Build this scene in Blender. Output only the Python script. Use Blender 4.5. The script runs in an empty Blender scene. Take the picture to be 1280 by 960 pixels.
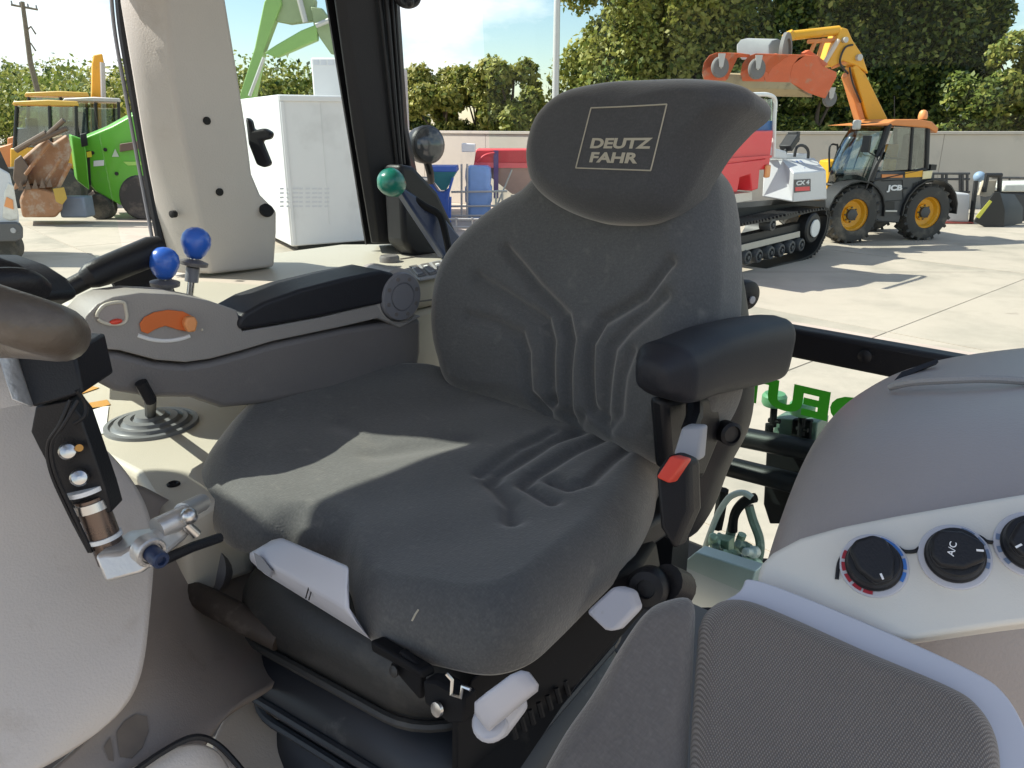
import bpy, bmesh, math, random
import numpy as np
from mathutils import Vector as V3, Matrix
from math import sin, cos, pi, radians, sqrt

S = bpy.context.scene
C = bpy.data.collections.new("scene"); S.collection.children.link(C)
random.seed(7); np.random.seed(7)

# ------------------------------------------------------------------ camera, sky, sun, exposure
FPX, PITCH, CAMZ, TH = 961.0, radians(18.7), 2.55, radians(-43.2)
cam = bpy.data.objects.new("camera", bpy.data.cameras.new("camera")); C.objects.link(cam)
cam.location = (0, 0, CAMZ); cam.rotation_euler = (pi/2 - PITCH, 0, 0)
cam.data.sensor_width = 36; cam.data.lens = FPX/1280*36
cam.data.clip_start = 0.02; cam.data.clip_end = 3000
S.camera = cam
SUN_AZ = V3((-0.97, 0.15, 0)).normalized()     # horizontal direction towards the sun
SUN_EL = radians(46)
sd = V3((SUN_AZ.x*cos(SUN_EL), SUN_AZ.y*cos(SUN_EL), sin(SUN_EL)))
sun = bpy.data.objects.new("sun", bpy.data.lights.new("sun", 'SUN')); C.objects.link(sun)
sun.data.energy = 4.5; sun.data.angle = radians(0.53); sun.data.color = (1, 0.95, 0.87)
sun.rotation_euler = sd.to_track_quat('Z', 'Y').to_euler(); sun.location = (-20, 0, 30)
S.view_settings.view_transform = 'Standard'; S.view_settings.look = 'None'
S.view_settings.gamma = 1; S.view_settings.exposure = 0.80
w = bpy.data.worlds.new("World"); S.world = w; w.use_nodes = True
nt = w.node_tree; N = nt.nodes; L = nt.links; N.clear()
out = N.new('ShaderNodeOutputWorld'); bg = N.new('ShaderNodeBackground'); bg.inputs['Strength'].default_value = 0.100
sky = N.new('ShaderNodeTexSky'); sky.sky_type = 'NISHITA'; sky.sun_disc = False
sky.sun_elevation = SUN_EL; sky.sun_rotation = math.atan2(SUN_AZ.x, SUN_AZ.y)
sky.air_density = 1.15; sky.dust_density = 0.3; sky.ozone_density = 2.5
tc = N.new('ShaderNodeTexCoord'); mp = N.new('ShaderNodeMapping'); mp.inputs['Scale'].default_value = (1, 1, 2.6)
mp.inputs['Location'].default_value = (-1.987, -4.690, 3.655)
nz = N.new('ShaderNodeTexNoise'); nz.inputs['Scale'].default_value = 2.3; nz.inputs['Detail'].default_value = 9; nz.inputs['Roughness'].default_value = 0.56
rp = N.new('ShaderNodeValToRGB'); rp.color_ramp.elements[0].position = 0.50; rp.color_ramp.elements[1].position = 0.62
mx = N.new('ShaderNodeMixRGB'); mx.inputs[2].default_value = (7.9, 8.0, 8.3, 1)
L.new(tc.outputs['Generated'], mp.inputs[0]); L.new(mp.outputs[0], nz.inputs['Vector']); L.new(nz.outputs['Fac'], rp.inputs[0])
L.new(rp.outputs[0], mx.inputs[0]); L.new(sky.outputs[0], mx.inputs[1]); L.new(mx.outputs[0], bg.inputs[0]); L.new(bg.outputs[0], out.inputs[0])

# ------------------------------------------------------------------ frames: W world, TF tractor (x to the driver's left, y backwards)
WF = Matrix.Identity(4)
TF = Matrix.Rotation(TH, 4, 'Z')
def ray(px, py):
    x, y = (px-640)/FPX, (py-480)/FPX
    return V3((x, cos(PITCH)-y*sin(PITCH), -sin(PITCH)-y*cos(PITCH)))
O = V3((0, 0, CAMZ))
def hit(F, px, py, axis, v):
    Fi = F.inverted(); o = Fi @ O; d = Fi.to_3x3() @ ray(px, py)
    k = (v-o[axis])/d[axis]; return o+d*k
def X(px, py, v): return hit(TF, px, py, 0, v)
def Y(px, py, v): return hit(TF, px, py, 1, v)
def Z(px, py, v): return hit(TF, px, py, 2, v)
def D(px, py, d, F=TF): return F.inverted() @ (O+ray(px, py)*d)
def on(px, py, p, n, F=TF):
    Fi = F.inverted(); o = Fi @ O; d = Fi.to_3x3() @ ray(px, py)
    return o+d*((p-o).dot(n)/d.dot(n))
def WY(px, py, v): return hit(WF, px, py, 1, v)
def WZ(px, py, v=0.0): return hit(WF, px, py, 2, v)

# ------------------------------------------------------------------ materials
def mat(name, col, rough=0.5, metal=0.0, var=0.12, vs=6.0, bump=0.0, bs=250.0, spec=0.5, coat=0.0, dirt=None, ds=3.0, dth=0.55):
    m = bpy.data.materials.new(name); m.use_nodes = True
    n, l = m.node_tree.nodes, m.node_tree.links
    b = n['Principled BSDF']
    b.inputs['Roughness'].default_value = rough; b.inputs['Metallic'].default_value = metal
    b.inputs['Specular IOR Level'].default_value = spec; b.inputs['Coat Weight'].default_value = coat
    t = n.new('ShaderNodeTexCoord')
    z = n.new('ShaderNodeTexNoise'); z.inputs['Scale'].default_value = vs; z.inputs['Detail'].default_value = 6
    r = n.new('ShaderNodeMixRGB')
    r.inputs[1].default_value = tuple(c*(1-var) for c in col)+(1,); r.inputs[2].default_value = tuple(min(1, c*(1+var)) for c in col)+(1,)
    l.new(t.outputs['Object'], z.inputs['Vector']); l.new(z.outputs['Fac'], r.inputs[0])
    last = r.outputs[0]
    if dirt:
        z2 = n.new('ShaderNodeTexNoise'); z2.inputs['Scale'].default_value = ds; z2.inputs['Detail'].default_value = 8; z2.inputs['Roughness'].default_value = 0.65
        c2 = n.new('ShaderNodeValToRGB'); c2.color_ramp.elements[0].position = dth; c2.color_ramp.elements[1].position = dth+0.16
        m2 = n.new('ShaderNodeMixRGB'); m2.inputs[2].default_value = tuple(dirt)+(1,)
        l.new(t.outputs['Object'], z2.inputs['Vector']); l.new(z2.outputs['Fac'], c2.inputs[0]); l.new(c2.outputs[0], m2.inputs[0])
        l.new(last, m2.inputs[1]); last = m2.outputs[0]
    l.new(last, b.inputs['Base Color'])
    # a little unevenness of gloss
    rr = n.new('ShaderNodeMapRange'); rr.inputs['To Min'].default_value = max(0.03, rough-0.07); rr.inputs['To Max'].default_value = min(1, rough+0.07)
    l.new(z.outputs['Fac'], rr.inputs[0]); l.new(rr.outputs[0], b.inputs['Roughness'])
    if bump:
        z3 = n.new('ShaderNodeTexNoise'); z3.inputs['Scale'].default_value = bs; z3.inputs['Detail'].default_value = 2
        bm = n.new('ShaderNodeBump'); bm.inputs['Strength'].default_value = bump; bm.inputs['Distance'].default_value = 0.002
        l.new(t.outputs['Object'], z3.inputs['Vector']); l.new(z3.outputs['Fac'], bm.inputs['Height']); l.new(bm.outputs[0], b.inputs['Normal'])
    return m
def weave(name, c1, c2, scale, bump, rough=0.9, ang=0.6, dust=None):
    m = bpy.data.materials.new(name); m.use_nodes = True
    n, l = m.node_tree.nodes, m.node_tree.links; b = n['Principled BSDF']
    b.inputs['Roughness'].default_value = rough; b.inputs['Sheen Weight'].default_value = 0.55; b.inputs['Sheen Roughness'].default_value = 0.45; b.inputs['Sheen Tint'].default_value = (1, .93, .82, 1)
    b.inputs['Specular IOR Level'].default_value = 0.25
    t = n.new('ShaderNodeTexCoord'); hs = []
    if not scale:
        for sc in ((520, 130, 300), (130, 520, 300)):
            mp = n.new('ShaderNodeMapping'); mp.inputs['Scale'].default_value = sc; l.new(t.outputs['Object'], mp.inputs[0])
            wv = n.new('ShaderNodeTexNoise'); wv.inputs['Scale'].default_value = 1; wv.inputs['Detail'].default_value = 1; l.new(mp.outputs[0], wv.inputs['Vector']); hs.append(wv.outputs['Fac'])
    for a in (ang, ang+pi/2) if scale else ():
        mp = n.new('ShaderNodeMapping'); mp.inputs['Rotation'].default_value = (0.3, 0.2, a); l.new(t.outputs['Object'], mp.inputs[0])
        wv = n.new('ShaderNodeTexWave'); wv.inputs['Scale'].default_value = scale; wv.inputs['Distortion'].default_value = 0.6; wv.inputs['Detail Scale'].default_value = 30
        l.new(mp.outputs[0], wv.inputs['Vector']); hs.append(wv.outputs['Fac'])
    mu = n.new('ShaderNodeMath'); mu.operation = 'MULTIPLY'; l.new(hs[0], mu.inputs[0]); l.new(hs[1], mu.inputs[1])
    mc = n.new('ShaderNodeMixRGB'); mc.inputs[1].default_value = tuple(c1)+(1,); mc.inputs[2].default_value = tuple(c2)+(1,)
    l.new(mu.outputs[0], mc.inputs[0]); last = mc.outputs[0]
    z = n.new('ShaderNodeTexNoise'); z.inputs['Scale'].default_value = 5; z.inputs['Detail'].default_value = 7; z.inputs['Roughness'].default_value = 0.7
    l.new(t.outputs['Object'], z.inputs['Vector'])
    mz = n.new('ShaderNodeMixRGB'); mz.blend_type = 'MULTIPLY'; mz.inputs[0].default_value = 0.35
    cr = n.new('ShaderNodeValToRGB'); cr.color_ramp.elements[0].position = .3; cr.color_ramp.elements[0].color = (.55, .55, .55, 1); cr.color_ramp.elements[1].position = .7
    l.new(z.outputs['Fac'], cr.inputs[0]); l.new(last, mz.inputs[1]); l.new(cr.outputs[0], mz.inputs[2]); last = mz.outputs[0]
    if dust:
        z2 = n.new('ShaderNodeTexNoise'); z2.inputs['Scale'].default_value = 38; z2.inputs['Detail'].default_value = 6; l.new(t.outputs['Object'], z2.inputs['Vector'])
        c2_ = n.new('ShaderNodeValToRGB'); c2_.color_ramp.elements[0].position = .60; c2_.color_ramp.elements[1].position = .85; c2_.color_ramp.elements[1].color = (.5, .5, .5, 1)
        l.new(z2.outputs['Fac'], c2_.inputs[0])
        md = n.new('ShaderNodeMixRGB'); md.inputs[2].default_value = tuple(dust)+(1,); l.new(c2_.outputs[0], md.inputs[0]); l.new(last, md.inputs[1]); last = md.outputs[0]
    l.new(last, b.inputs['Base Color'])
    bm = n.new('ShaderNodeBump'); bm.inputs['Strength'].default_value = bump; bm.inputs['Distance'].default_value = 0.0015
    l.new(mu.outputs[0], bm.inputs['Height']); l.new(bm.outputs[0], b.inputs['Normal'])
    return m
def glassmat(name, tint=(0.93, 0.97, 0.95), k=0.10, haze=0.0):
    m = bpy.data.materials.new(name); m.use_nodes = True
    n, l = m.node_tree.nodes, m.node_tree.links; n.clear()
    o = n.new('ShaderNodeOutputMaterial'); tr = n.new('ShaderNodeBsdfTransparent'); tr.inputs[0].default_value = tuple(tint)+(1,)
    gl = n.new('ShaderNodeBsdfGlossy'); gl.inputs['Roughness'].default_value = 0.03
    lw = n.new('ShaderNodeLayerWeight'); lw.inputs[0].default_value = 0.25
    mr = n.new('ShaderNodeMapRange'); mr.inputs['To Min'].default_value = k*0.35; mr.inputs['To Max'].default_value = k*4
    mx = n.new('ShaderNodeMixShader'); l.new(lw.outputs['Fresnel'], mr.inputs[0]); l.new(mr.outputs[0], mx.inputs[0])
    l.new(tr.outputs[0], mx.inputs[1]); l.new(gl.outputs[0], mx.inputs[2]); last = mx.outputs[0]
    if haze:
        df = n.new('ShaderNodeBsdfDiffuse'); df.inputs[0].default_value = (.8, .8, .78, 1)
        t = n.new('ShaderNodeTexCoord'); z = n.new('ShaderNodeTexNoise'); z.inputs['Scale'].default_value = 3; z.inputs['Detail'].default_value = 8
        l.new(t.outputs['Object'], z.inputs['Vector'])
        mh = n.new('ShaderNodeMapRange'); mh.inputs['From Min'].default_value = .3; mh.inputs['From Max'].default_value = .8; mh.inputs['To Max'].default_value = haze; l.new(z.outputs['Fac'], mh.inputs[0])
        m3 = n.new('ShaderNodeMixShader'); l.new(mh.outputs[0], m3.inputs[0]); l.new(last, m3.inputs[1]); l.new(df.outputs[0], m3.inputs[2]); last = m3.outputs[0]
    l.new(last, o.inputs[0]); return m
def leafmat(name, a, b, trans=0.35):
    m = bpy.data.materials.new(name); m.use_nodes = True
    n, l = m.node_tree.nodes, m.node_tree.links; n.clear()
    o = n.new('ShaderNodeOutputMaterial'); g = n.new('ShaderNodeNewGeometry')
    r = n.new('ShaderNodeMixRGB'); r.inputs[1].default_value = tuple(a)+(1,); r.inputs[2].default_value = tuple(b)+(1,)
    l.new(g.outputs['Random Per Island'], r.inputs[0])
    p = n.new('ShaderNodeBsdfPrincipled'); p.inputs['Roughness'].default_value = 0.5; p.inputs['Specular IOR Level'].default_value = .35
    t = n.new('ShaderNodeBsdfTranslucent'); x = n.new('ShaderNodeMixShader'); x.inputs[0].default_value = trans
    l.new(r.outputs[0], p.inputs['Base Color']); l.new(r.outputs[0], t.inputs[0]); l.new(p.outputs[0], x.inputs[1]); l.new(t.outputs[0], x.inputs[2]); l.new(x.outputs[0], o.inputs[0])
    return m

m_seat = weave("seat fabric", (.082, .083, .083), (.170, .169, .165), 0, .5, dust=(.22, .21, .19))
m_head = weave("headrest fabric", (.055, .056, .058), (.105, .105, .106), 0, .4)
m_buddy = weave("coarse seat fabric", (.135, .117, .104), (.34, .298, .268), 215, .6, ang=.45)
m_buddy2 = weave("plain seat fabric", (.13, .115, .105), (.225, .20, .182), 0, .5)
m_black = mat("black plastic", (.010, .010, .012), .45, spec=.35, bump=.25, bs=500)
m_blackm = mat("black matt metal", (.011, .011, .012), .55, spec=.12, var=.3, dirt=(.03, .028, .026), ds=30, dth=.62)
m_vinyl = mat("navy black vinyl", (.016, .0165, .021), .56, spec=.4, bump=.22, bs=420)
m_beige = mat("beige plastic", (.50, .455, .37), .48, var=.05, bump=.2, bs=600, dirt=(.42, .37, .29), ds=5, dth=.62)
m_pillar = mat("pillar plastic", (.50, .465, .42), .45, var=.06, bump=.3, bs=330, dirt=(.44, .40, .35), ds=7, dth=.6)
m_cream = mat("cream plastic", (.60, .56, .46), .45, var=.05, bump=.15, bs=600)
m_taupe = mat("taupe plastic", (.335, .30, .282), .42, var=.07, bump=.3, bs=330, dirt=(.36, .325, .30), ds=6, dth=.6)
m_tgrey = mat("grey armrest plastic", (.30, .28, .26), .42, var=.08, bump=.35, bs=350, dirt=(.36, .33, .30), ds=18, dth=.62)
m_dgrey = mat("dark grey plastic", (.165, .152, .145), .45, var=.1, bump=.4, bs=350, dirt=(.20, .185, .17), ds=15, dth=.6)
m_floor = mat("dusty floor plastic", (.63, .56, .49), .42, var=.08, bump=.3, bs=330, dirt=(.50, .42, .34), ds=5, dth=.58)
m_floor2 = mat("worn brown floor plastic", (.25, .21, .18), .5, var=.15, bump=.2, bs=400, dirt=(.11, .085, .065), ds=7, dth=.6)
m_panel = mat("climate panel plastic", (.66, .63, .56), .40, var=.03, bump=.1, bs=700)
m_lav = mat("pale grey plastic", (.52, .52, .56), .35, var=.04, dirt=(.4, .39, .37), ds=25, dth=.66)
m_lgrey = mat("light grey plastic", (.38, .38, .39), .4, var=.04)
m_mgrey = mat("mid grey plastic", (.20, .20, .215), .4, var=.05)
m_oliv = mat("olive rubber", (.026, .0255, .024), .5, var=.2, bump=.25, bs=200, dirt=(.07, .064, .055), ds=9, dth=.58)
m_rubb = mat("dark rubber bellows", (.018, .021, .027), .45, var=.2, dirt=(.10, .10, .10), ds=14, dth=.62)
m_boot = mat("grey rubber boot", (.17, .175, .18), .4, var=.1)
m_blue = mat("blue ball", (.03, .13, .55), .3, var=.1, coat=.3, dirt=(.10, .14, .35), ds=60, dth=.68)
m_green = mat("green ball", (.01, .17, .12), .3, var=.1, coat=.3)
m_orange = mat("orange plastic", (.65, .15, .03), .4, var=.05)
m_orange2 = mat("light orange plastic", (.80, .33, .12), .4, var=.05)
m_red = mat("red plastic", (.75, .07, .04), .4, var=.05)
m_tan = mat("worn rim leather", (.085, .068, .052), .38, var=.35, vs=14, bump=.2, bs=300, dirt=(.15, .13, .11), ds=9, dth=.55)
m_chrome = mat("steel", (.60, .59, .57), .28, 1.0, var=.1, dirt=(.3, .27, .24), ds=40, dth=.62)
m_alu = mat("cast aluminium", (.62, .60, .57), .40, .75, var=.1, bump=.3, bs=150)
m_dtube = mat("dark steel tube", (.16, .12, .10), .28, .8, var=.2)
m_white = mat("white plastic", (.78, .78, .76), .45, var=.03)
m_thread = mat("embroidery thread", (.42, .38, .29), .8, var=.1)
m_print = mat("white print", (.75, .75, .75), .6, var=.02)
m_hole = mat("dark hole", (.008, .008, .008), .8)
m_sticker = mat("green sticker film", (.05, .44, .016), .5, var=.05)
m_steelg = mat("green grey valve paint", (.13, .19, .15), .5, var=.3, vs=40, dirt=(.33, .40, .34), ds=30, dth=.55)
m_plate = mat("pale green metal plate", (.50, .57, .55), .45, .2, var=.1)
m_glass = glassmat("clean cab glass", k=.014)
m_glassv = glassmat("vehicle glass", (.62, .72, .70), .38)
m_navy = mat("navy plastic", (.02, .035, .085), .4)
m_brass = mat("amber stripe", (.55, .27, .05), .5)

# ------------------------------------------------------------------ mesh helpers
class MB:
    def __init__(s): s.v = []; s.f = []; s.mi = []; s.cur = 0
    def add(s, vs, fs):
        o = len(s.v); s.v += [V3(v) for v in vs]; s.f += [tuple(i+o for i in f) for f in fs]; s.mi += [s.cur]*len(fs); return s
    def box(s, c, d, R=None):
        c = V3(c); h = [x/2 for x in d]; R = R or Matrix.Identity(3)
        vs = [c+R @ V3((sx*h[0], sy*h[1], sz*h[2])) for sx in (-1, 1) for sy in (-1, 1) for sz in (-1, 1)]
        return s.add(vs, [(0, 1, 3, 2), (4, 6, 7, 5), (0, 4, 5, 1), (2, 3, 7, 6), (0, 2, 6, 4), (1, 5, 7, 3)])
    def bb(s, a, b): return s.box([(a[i]+b[i])/2 for i in range(3)], [abs(b[i]-a[i]) for i in range(3)])
    def prism(s, poly, vec):
        n = len(poly); vec = V3(vec); vs = [V3(p) for p in poly]+[V3(p)+vec for p in poly]
        nn = sum(((vs[i]-vs[0]).cross(vs[i+1]-vs[0]) for i in range(1, n-1)), V3()).dot(vec)
        fr, bk = tuple(range(n)), tuple(range(n, 2*n))
        if nn > 0: fs = [fr[::-1], bk]+[(i, (i+1) % n, n+(i+1) % n, n+i) for i in range(n)]
        else: fs = [fr, bk[::-1]]+[((i+1) % n, i, n+i, n+(i+1) % n) for i in range(n)]
        return s.add(vs, fs)
    def loft(s, rings, cap=True, closed=True):
        n = len(rings[0]); vs = [p for r in rings for p in r]; fs = []
        for k in range(len(rings)-1):
            for i in range(n if closed else n-1):
                j = (i+1) % n; fs.append((k*n+i, k*n+j, (k+1)*n+j, (k+1)*n+i))
        if cap: fs += [tuple(range(n))[::-1], tuple(range((len(rings)-1)*n, len(rings)*n))]
        return s.add(vs, fs)
    def tube(s, pts, r, seg=12, cap=True):
        pts = [V3(p) for p in pts]; n = len(pts)
        rs = r if isinstance(r, (list, tuple)) else [r]*n
        rings = []; t0 = (pts[1]-pts[0]).normalized(); u = t0.orthogonal().normalized()
        for i in range(n):
            t = ((pts[min(i+1, n-1)]-pts[i]).normalized()+(pts[i]-pts[max(i-1, 0)]).normalized())
            t = t.normalized() if t.length > 1e-6 else t0
            u = (u-t*u.dot(t)).normalized(); vv = t.cross(u)
            rings.append([pts[i]+(u*cos(2*pi*k/seg)+vv*sin(2*pi*k/seg))*rs[i] for k in range(seg)])
        return s.loft(rings, cap)
    def cyl(s, a, b, r, r2=None, seg=20): return s.tube([a, b], [r, r if r2 is None else r2], seg)
    def lathe(s, prof, o, ax, seg=32, cap=True):
        o = V3(o); ax = V3(ax).normalized(); u = ax.orthogonal().normalized(); vv = ax.cross(u)
        rings = [[o+ax*h+(u*cos(2*pi*k/seg)+vv*sin(2*pi*k/seg))*max(r, 1e-5) for k in range(seg)] for r, h in prof]
        return s.loft(rings, cap)
    def ball(s, c, r, sc=(1, 1, 1), seg=24, R=None):
        R = R or Matrix.Identity(3); c = V3(c)
        rings = [[c+R @ V3((r*sc[0]*sin(a)*cos(2*pi*k/seg), r*sc[1]*sin(a)*sin(2*pi*k/seg), r*sc[2]*cos(a))) for k in range(seg)]
                 for a in [pi-max(.001, min(pi-.001, pi*i/(seg//2))) for i in range(seg//2+1)]]
        return s.loft(rings, True)
    def grid(s, rows):
        nu = len(rows[0]); vs = [p for r in rows for p in r]
        return s.add(vs, [(k*nu+i, k*nu+i+1, (k+1)*nu+i+1, (k+1)*nu+i) for k in range(len(rows)-1) for i in range(nu-1)])
    def text(s, txt, o, u, v, h, offset=0.0, depth=0.0, mirror=False, shear=0.0, wid=None):
        cu = bpy.data.curves.new("t", 'FONT'); cu.body = txt; cu.size = 1; cu.offset = offset; cu.extrude = depth/h; cu.shear = shear; cu.resolution_u = 4
        ob = bpy.data.objects.new("t", cu); me = bpy.data.meshes.new_from_object(ob)
        xs = [p.co.x for p in me.vertices]; ys = [p.co.y for p in me.vertices]
        if not xs: return s
        x0, x1, y0, y1 = min(xs), max(xs), min(ys), max(ys); k = h/(y1-y0); kx = k if wid is None else wid/(x1-x0)
        o, u, v = V3(o), V3(u).normalized(), V3(v).normalized(); nn = u.cross(v)
        s.add([o+u*((p.co.x-x0)*kx)+v*((p.co.y-y0)*k)+nn*(p.co.z*h) for p in me.vertices], [tuple(f.vertices) for f in me.polygons])
        bpy.data.objects.remove(ob); bpy.data.curves.remove(cu); bpy.data.meshes.remove(me); return s
def cr(pts, n=8, closed=False):
    pts = [V3(p) for p in pts]; m = len(pts); o = []
    rng = m if closed else m-1
    for i in range(rng):
        g = (lambda k: pts[k % m]) if closed else (lambda k: pts[max(0, min(m-1, k))])
        a, b, c, d = g(i-1), g(i), g(i+1), g(i+2)
        for j in range(n):
            t = j/n; o.append(.5*((2*b)+(c-a)*t+(2*a-5*b+4*c-d)*t*t+(3*b-a-3*c+d)*t**3))
    if not closed: o.append(pts[-1].copy())
    return o
INFO = {}
def link(o):
    C.objects.link(o); return o
def mesh(name, mb, mats, base=V3((0, 0, 0)), ang=35):
    me = bpy.data.meshes.new(name); me.from_pydata([v-base for v in mb.v], [], mb.f)
    for m in (mats if isinstance(mats, (list, tuple)) else [mats]): me.materials.append(m)
    if any(mb.mi): me.polygons.foreach_set('material_index', mb.mi)
    bm = bmesh.new(); bm.from_mesh(me); bmesh.ops.recalc_face_normals(bm, faces=bm.faces); bm.to_mesh(me); bm.free()
    me.shade_smooth(); me.set_sharp_from_angle(angle=radians(ang)); me.update(); return me
def props(o, label=None, cat=None, group=None, kind=None):
    if label: o['label'] = label
    if cat: o['category'] = cat
    if group: o['group'] = group
    if kind: o['kind'] = kind
def mods(o, bevel=0, sub=0, solid=0, segs=2):
    if sub:
        m = o.modifiers.new('sub', 'SUBSURF'); m.levels = m.render_levels = sub
    if solid:
        m = o.modifiers.new('solid', 'SOLIDIFY'); m.thickness = solid; m.offset = -1
    if bevel:
        m = o.modifiers.new('bevel', 'BEVEL'); m.width = bevel; m.segments = segs; m.limit_method = 'ANGLE'; m.angle_limit = radians(32); m.harden_normals = False
def thing(name, label, cat, base=(0, 0, 0), F=TF, group=None):
    o = bpy.data.objects.new(name, None); link(o); o.empty_display_size = .05
    base = V3(base); o.matrix_world = F @ Matrix.Translation(base); INFO[o.name] = base; props(o, label, cat, group); return o
def single(name, label, cat, mb, m, base, F=TF, group=None, kind=None, bevel=0, sub=0, solid=0, ang=35, segs=2):
    base = V3(base); o = bpy.data.objects.new(name, mesh(name, mb, m, base, ang)); link(o); o.matrix_world = F @ Matrix.Translation(base)
    INFO[o.name] = base; props(o, label, cat, group, kind); mods(o, bevel, sub, solid, segs); return o
def part(name, mb, m, parent, bevel=0, sub=0, solid=0, ang=35, segs=2, label=None, kind=None):
    base = INFO[parent.name]; o = bpy.data.objects.new(name, mesh(name, mb, m, base, ang)); link(o); o.parent = parent
    INFO[o.name] = base; mods(o, bevel, sub, solid, segs); props(o, label, None, None, kind); return o
def copy_tree(o, parent=None, depth=0):
    c = o.copy(); link(c)
    if parent: c.parent = parent
    INFO[c.name] = INFO.get(o.name, V3())
    for ch in list(o.children): copy_tree(ch, c, depth+1)
    return c

def pillow(outl, origin, A, B, Nn, hfun, er, th, NA=240, NR=56, inset=0.01, wrap=0.0):
    """padded cushion: smooth outline in the plane (A,B), front bulge hfun(a,b), rounded edge of radius er, thickness th"""
    origin, A, B, Nn = V3(origin), V3(A), V3(B), V3(Nn)
    pts = [V3((p[0], p[1], 0)) for p in outl]
    dense = cr(pts, 40, True)
    ds = [0]
    for i in range(len(dense)): ds.append(ds[-1]+(dense[(i+1) % len(dense)]-dense[i]).length)
    tot = ds[-1]; res = []; j = 0
    for k in range(NA):
        t = tot*k/NA
        while ds[j+1] < t: j += 1
        f = (t-ds[j])/max(1e-9, ds[j+1]-ds[j]); res.append(dense[j].lerp(dense[(j+1) % len(dense)], f))
    c = sum(res, V3())/NA
    mb = MB(); rings = []
    rhos = [0.004]+[0.86*i/(NR*0.7) for i in range(1, int(NR*.7)+1)]+[.86+.14*sin(pi/2*i/(NR*.3)) for i in range(1, int(NR*.3)+1)]
    for ro in rhos:
        ring = []
        for p in res:
            R = (p-c).length; q = c+(p-c)*ro; d = R*(1-ro)
            e = 0.0
            if d < er: e = er*(1-sqrt(max(0, 1-(1-d/er)**2)))
            ring.append(origin+A*q.x+B*q.y+Nn*(hfun(q.x, q.y)*(1 if d > er else .6+.4*d/er)-e))
        rings.append(ring)
    for f, dep in ((1.0, th*.5), (1-inset, th), (.55, th+.004), (.01, th+.004)):
        rings.append([origin+A*(c+(p-c)*f).x+B*(c+(p-c)*f).y-Nn*(er+dep) for p in res])
    mb.loft(rings, True); return mb
def segd(a, b, pl):
    best = 9
    for (x0, y0), (x1, y1) in zip(pl[:-1], pl[1:]):
        dx, dy = x1-x0, y1-y0; t = max(0, min(1, ((a-x0)*dx+(b-y0)*dy)/(dx*dx+dy*dy+1e-12)))
        d = (a-x0-t*dx)**2+(b-y0-t*dy)**2
        if d < best: best = d
    return sqrt(best)
# ================================================================== TRACTOR CAB
cab = thing("tractor_cab", "tractor cab shell round the driver seat, with beige pillar, black corner post, rear window", "tractor cab", (-.8, .8, 1.40))
# --- beige side pillar
def pring(ax, ay, bx, by, z, w, lx, zb=None):
    A_, B_ = V3((ax, ay, z)), V3((bx, by, zb or z))
    return [A_, A_.lerp(B_, .5)+V3((.006, 0, 0)), B_, B_+V3((-w*.4, .012, 0)), B_+V3((-w, 0, 0)), V3((lx-.02, (ay+by)/2, z)), V3((lx, ay-.05, z)), V3((lx*.5+ax*.5, ay-.035, z)), V3((ax-.012, ay-.006, z))]
mb = MB(); rows = [((222, -120), (276, -120), (138, -130)), ((208, 0), (282, 0), (148, 0)), ((215, 97), (298, 97), (164, 97)), ((228, 170), (309, 170), (176, 170)), ((238, 215), (315, 218), (184, 215)), ((243, 240), (326, 244), (189, 240)), ((247, 262), (346, 264), (193, 262)), ((252, 290), (346, 290), (198, 290)), ((262, 343), (343, 334), (208, 330))]
rr = []
for a, b, c in rows:
    pa, pb = X(*a, -1.6), X(*b, -1.6); pc = Y(*c, pa.y-.05); rr.append(pring(-1.6, pa.y, -1.6, pb.y, pa.z, .13, pc.x, pb.z))
rr = [[p+(p-q)*2.2 for p, q in zip(rr[0], rr[1])]]+rr
mb.loft(rr); pil = part("pillar", mb, m_pillar, cab, bevel=.012, segs=3, ang=50)
mb = MB(); mb.lathe([(.004, -.004), (.015, -.004), (.016, .003), (.006, .004)], X(333, 263, -1.592), (.8, -.1, .6)); part("belt_slot", mb, m_hole, pil)
for px, py in ((258, 151), (274, 240)):
    mb = MB(); mb.lathe([(.008, 0), (.008, .0035), (.005, .004)], X(px, py, -1.597), (1, 0, 0), 20); part("screw_hole", mb, m_hole, pil)
mb = MB(); q = D(220, 267, 1.61); mb.lathe([(.0075, -.003), (.0075, .007), (.005, .008)], q+V3((.004, -.006, 0)), (.35, -.9, 0), 20); part("screw_hole", mb, m_hole, pil)
# door seal strip left of the pillar
mb = MB(); pts = [D(147, -60, 1.50), D(153, 30, 1.53), D(168, 120, 1.57), D(184, 210, 1.62), D(204, 318, 1.66)]
mb.tube(cr(pts, 6), .0105, 8); part("door_seal", mb, m_black, cab)
mb = MB(); mb.tube(cr([p+V3((-.012, -.012, 0)) for p in pts], 6), .004, 8); part("seal_trim", mb, m_mgrey, cab)
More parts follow.
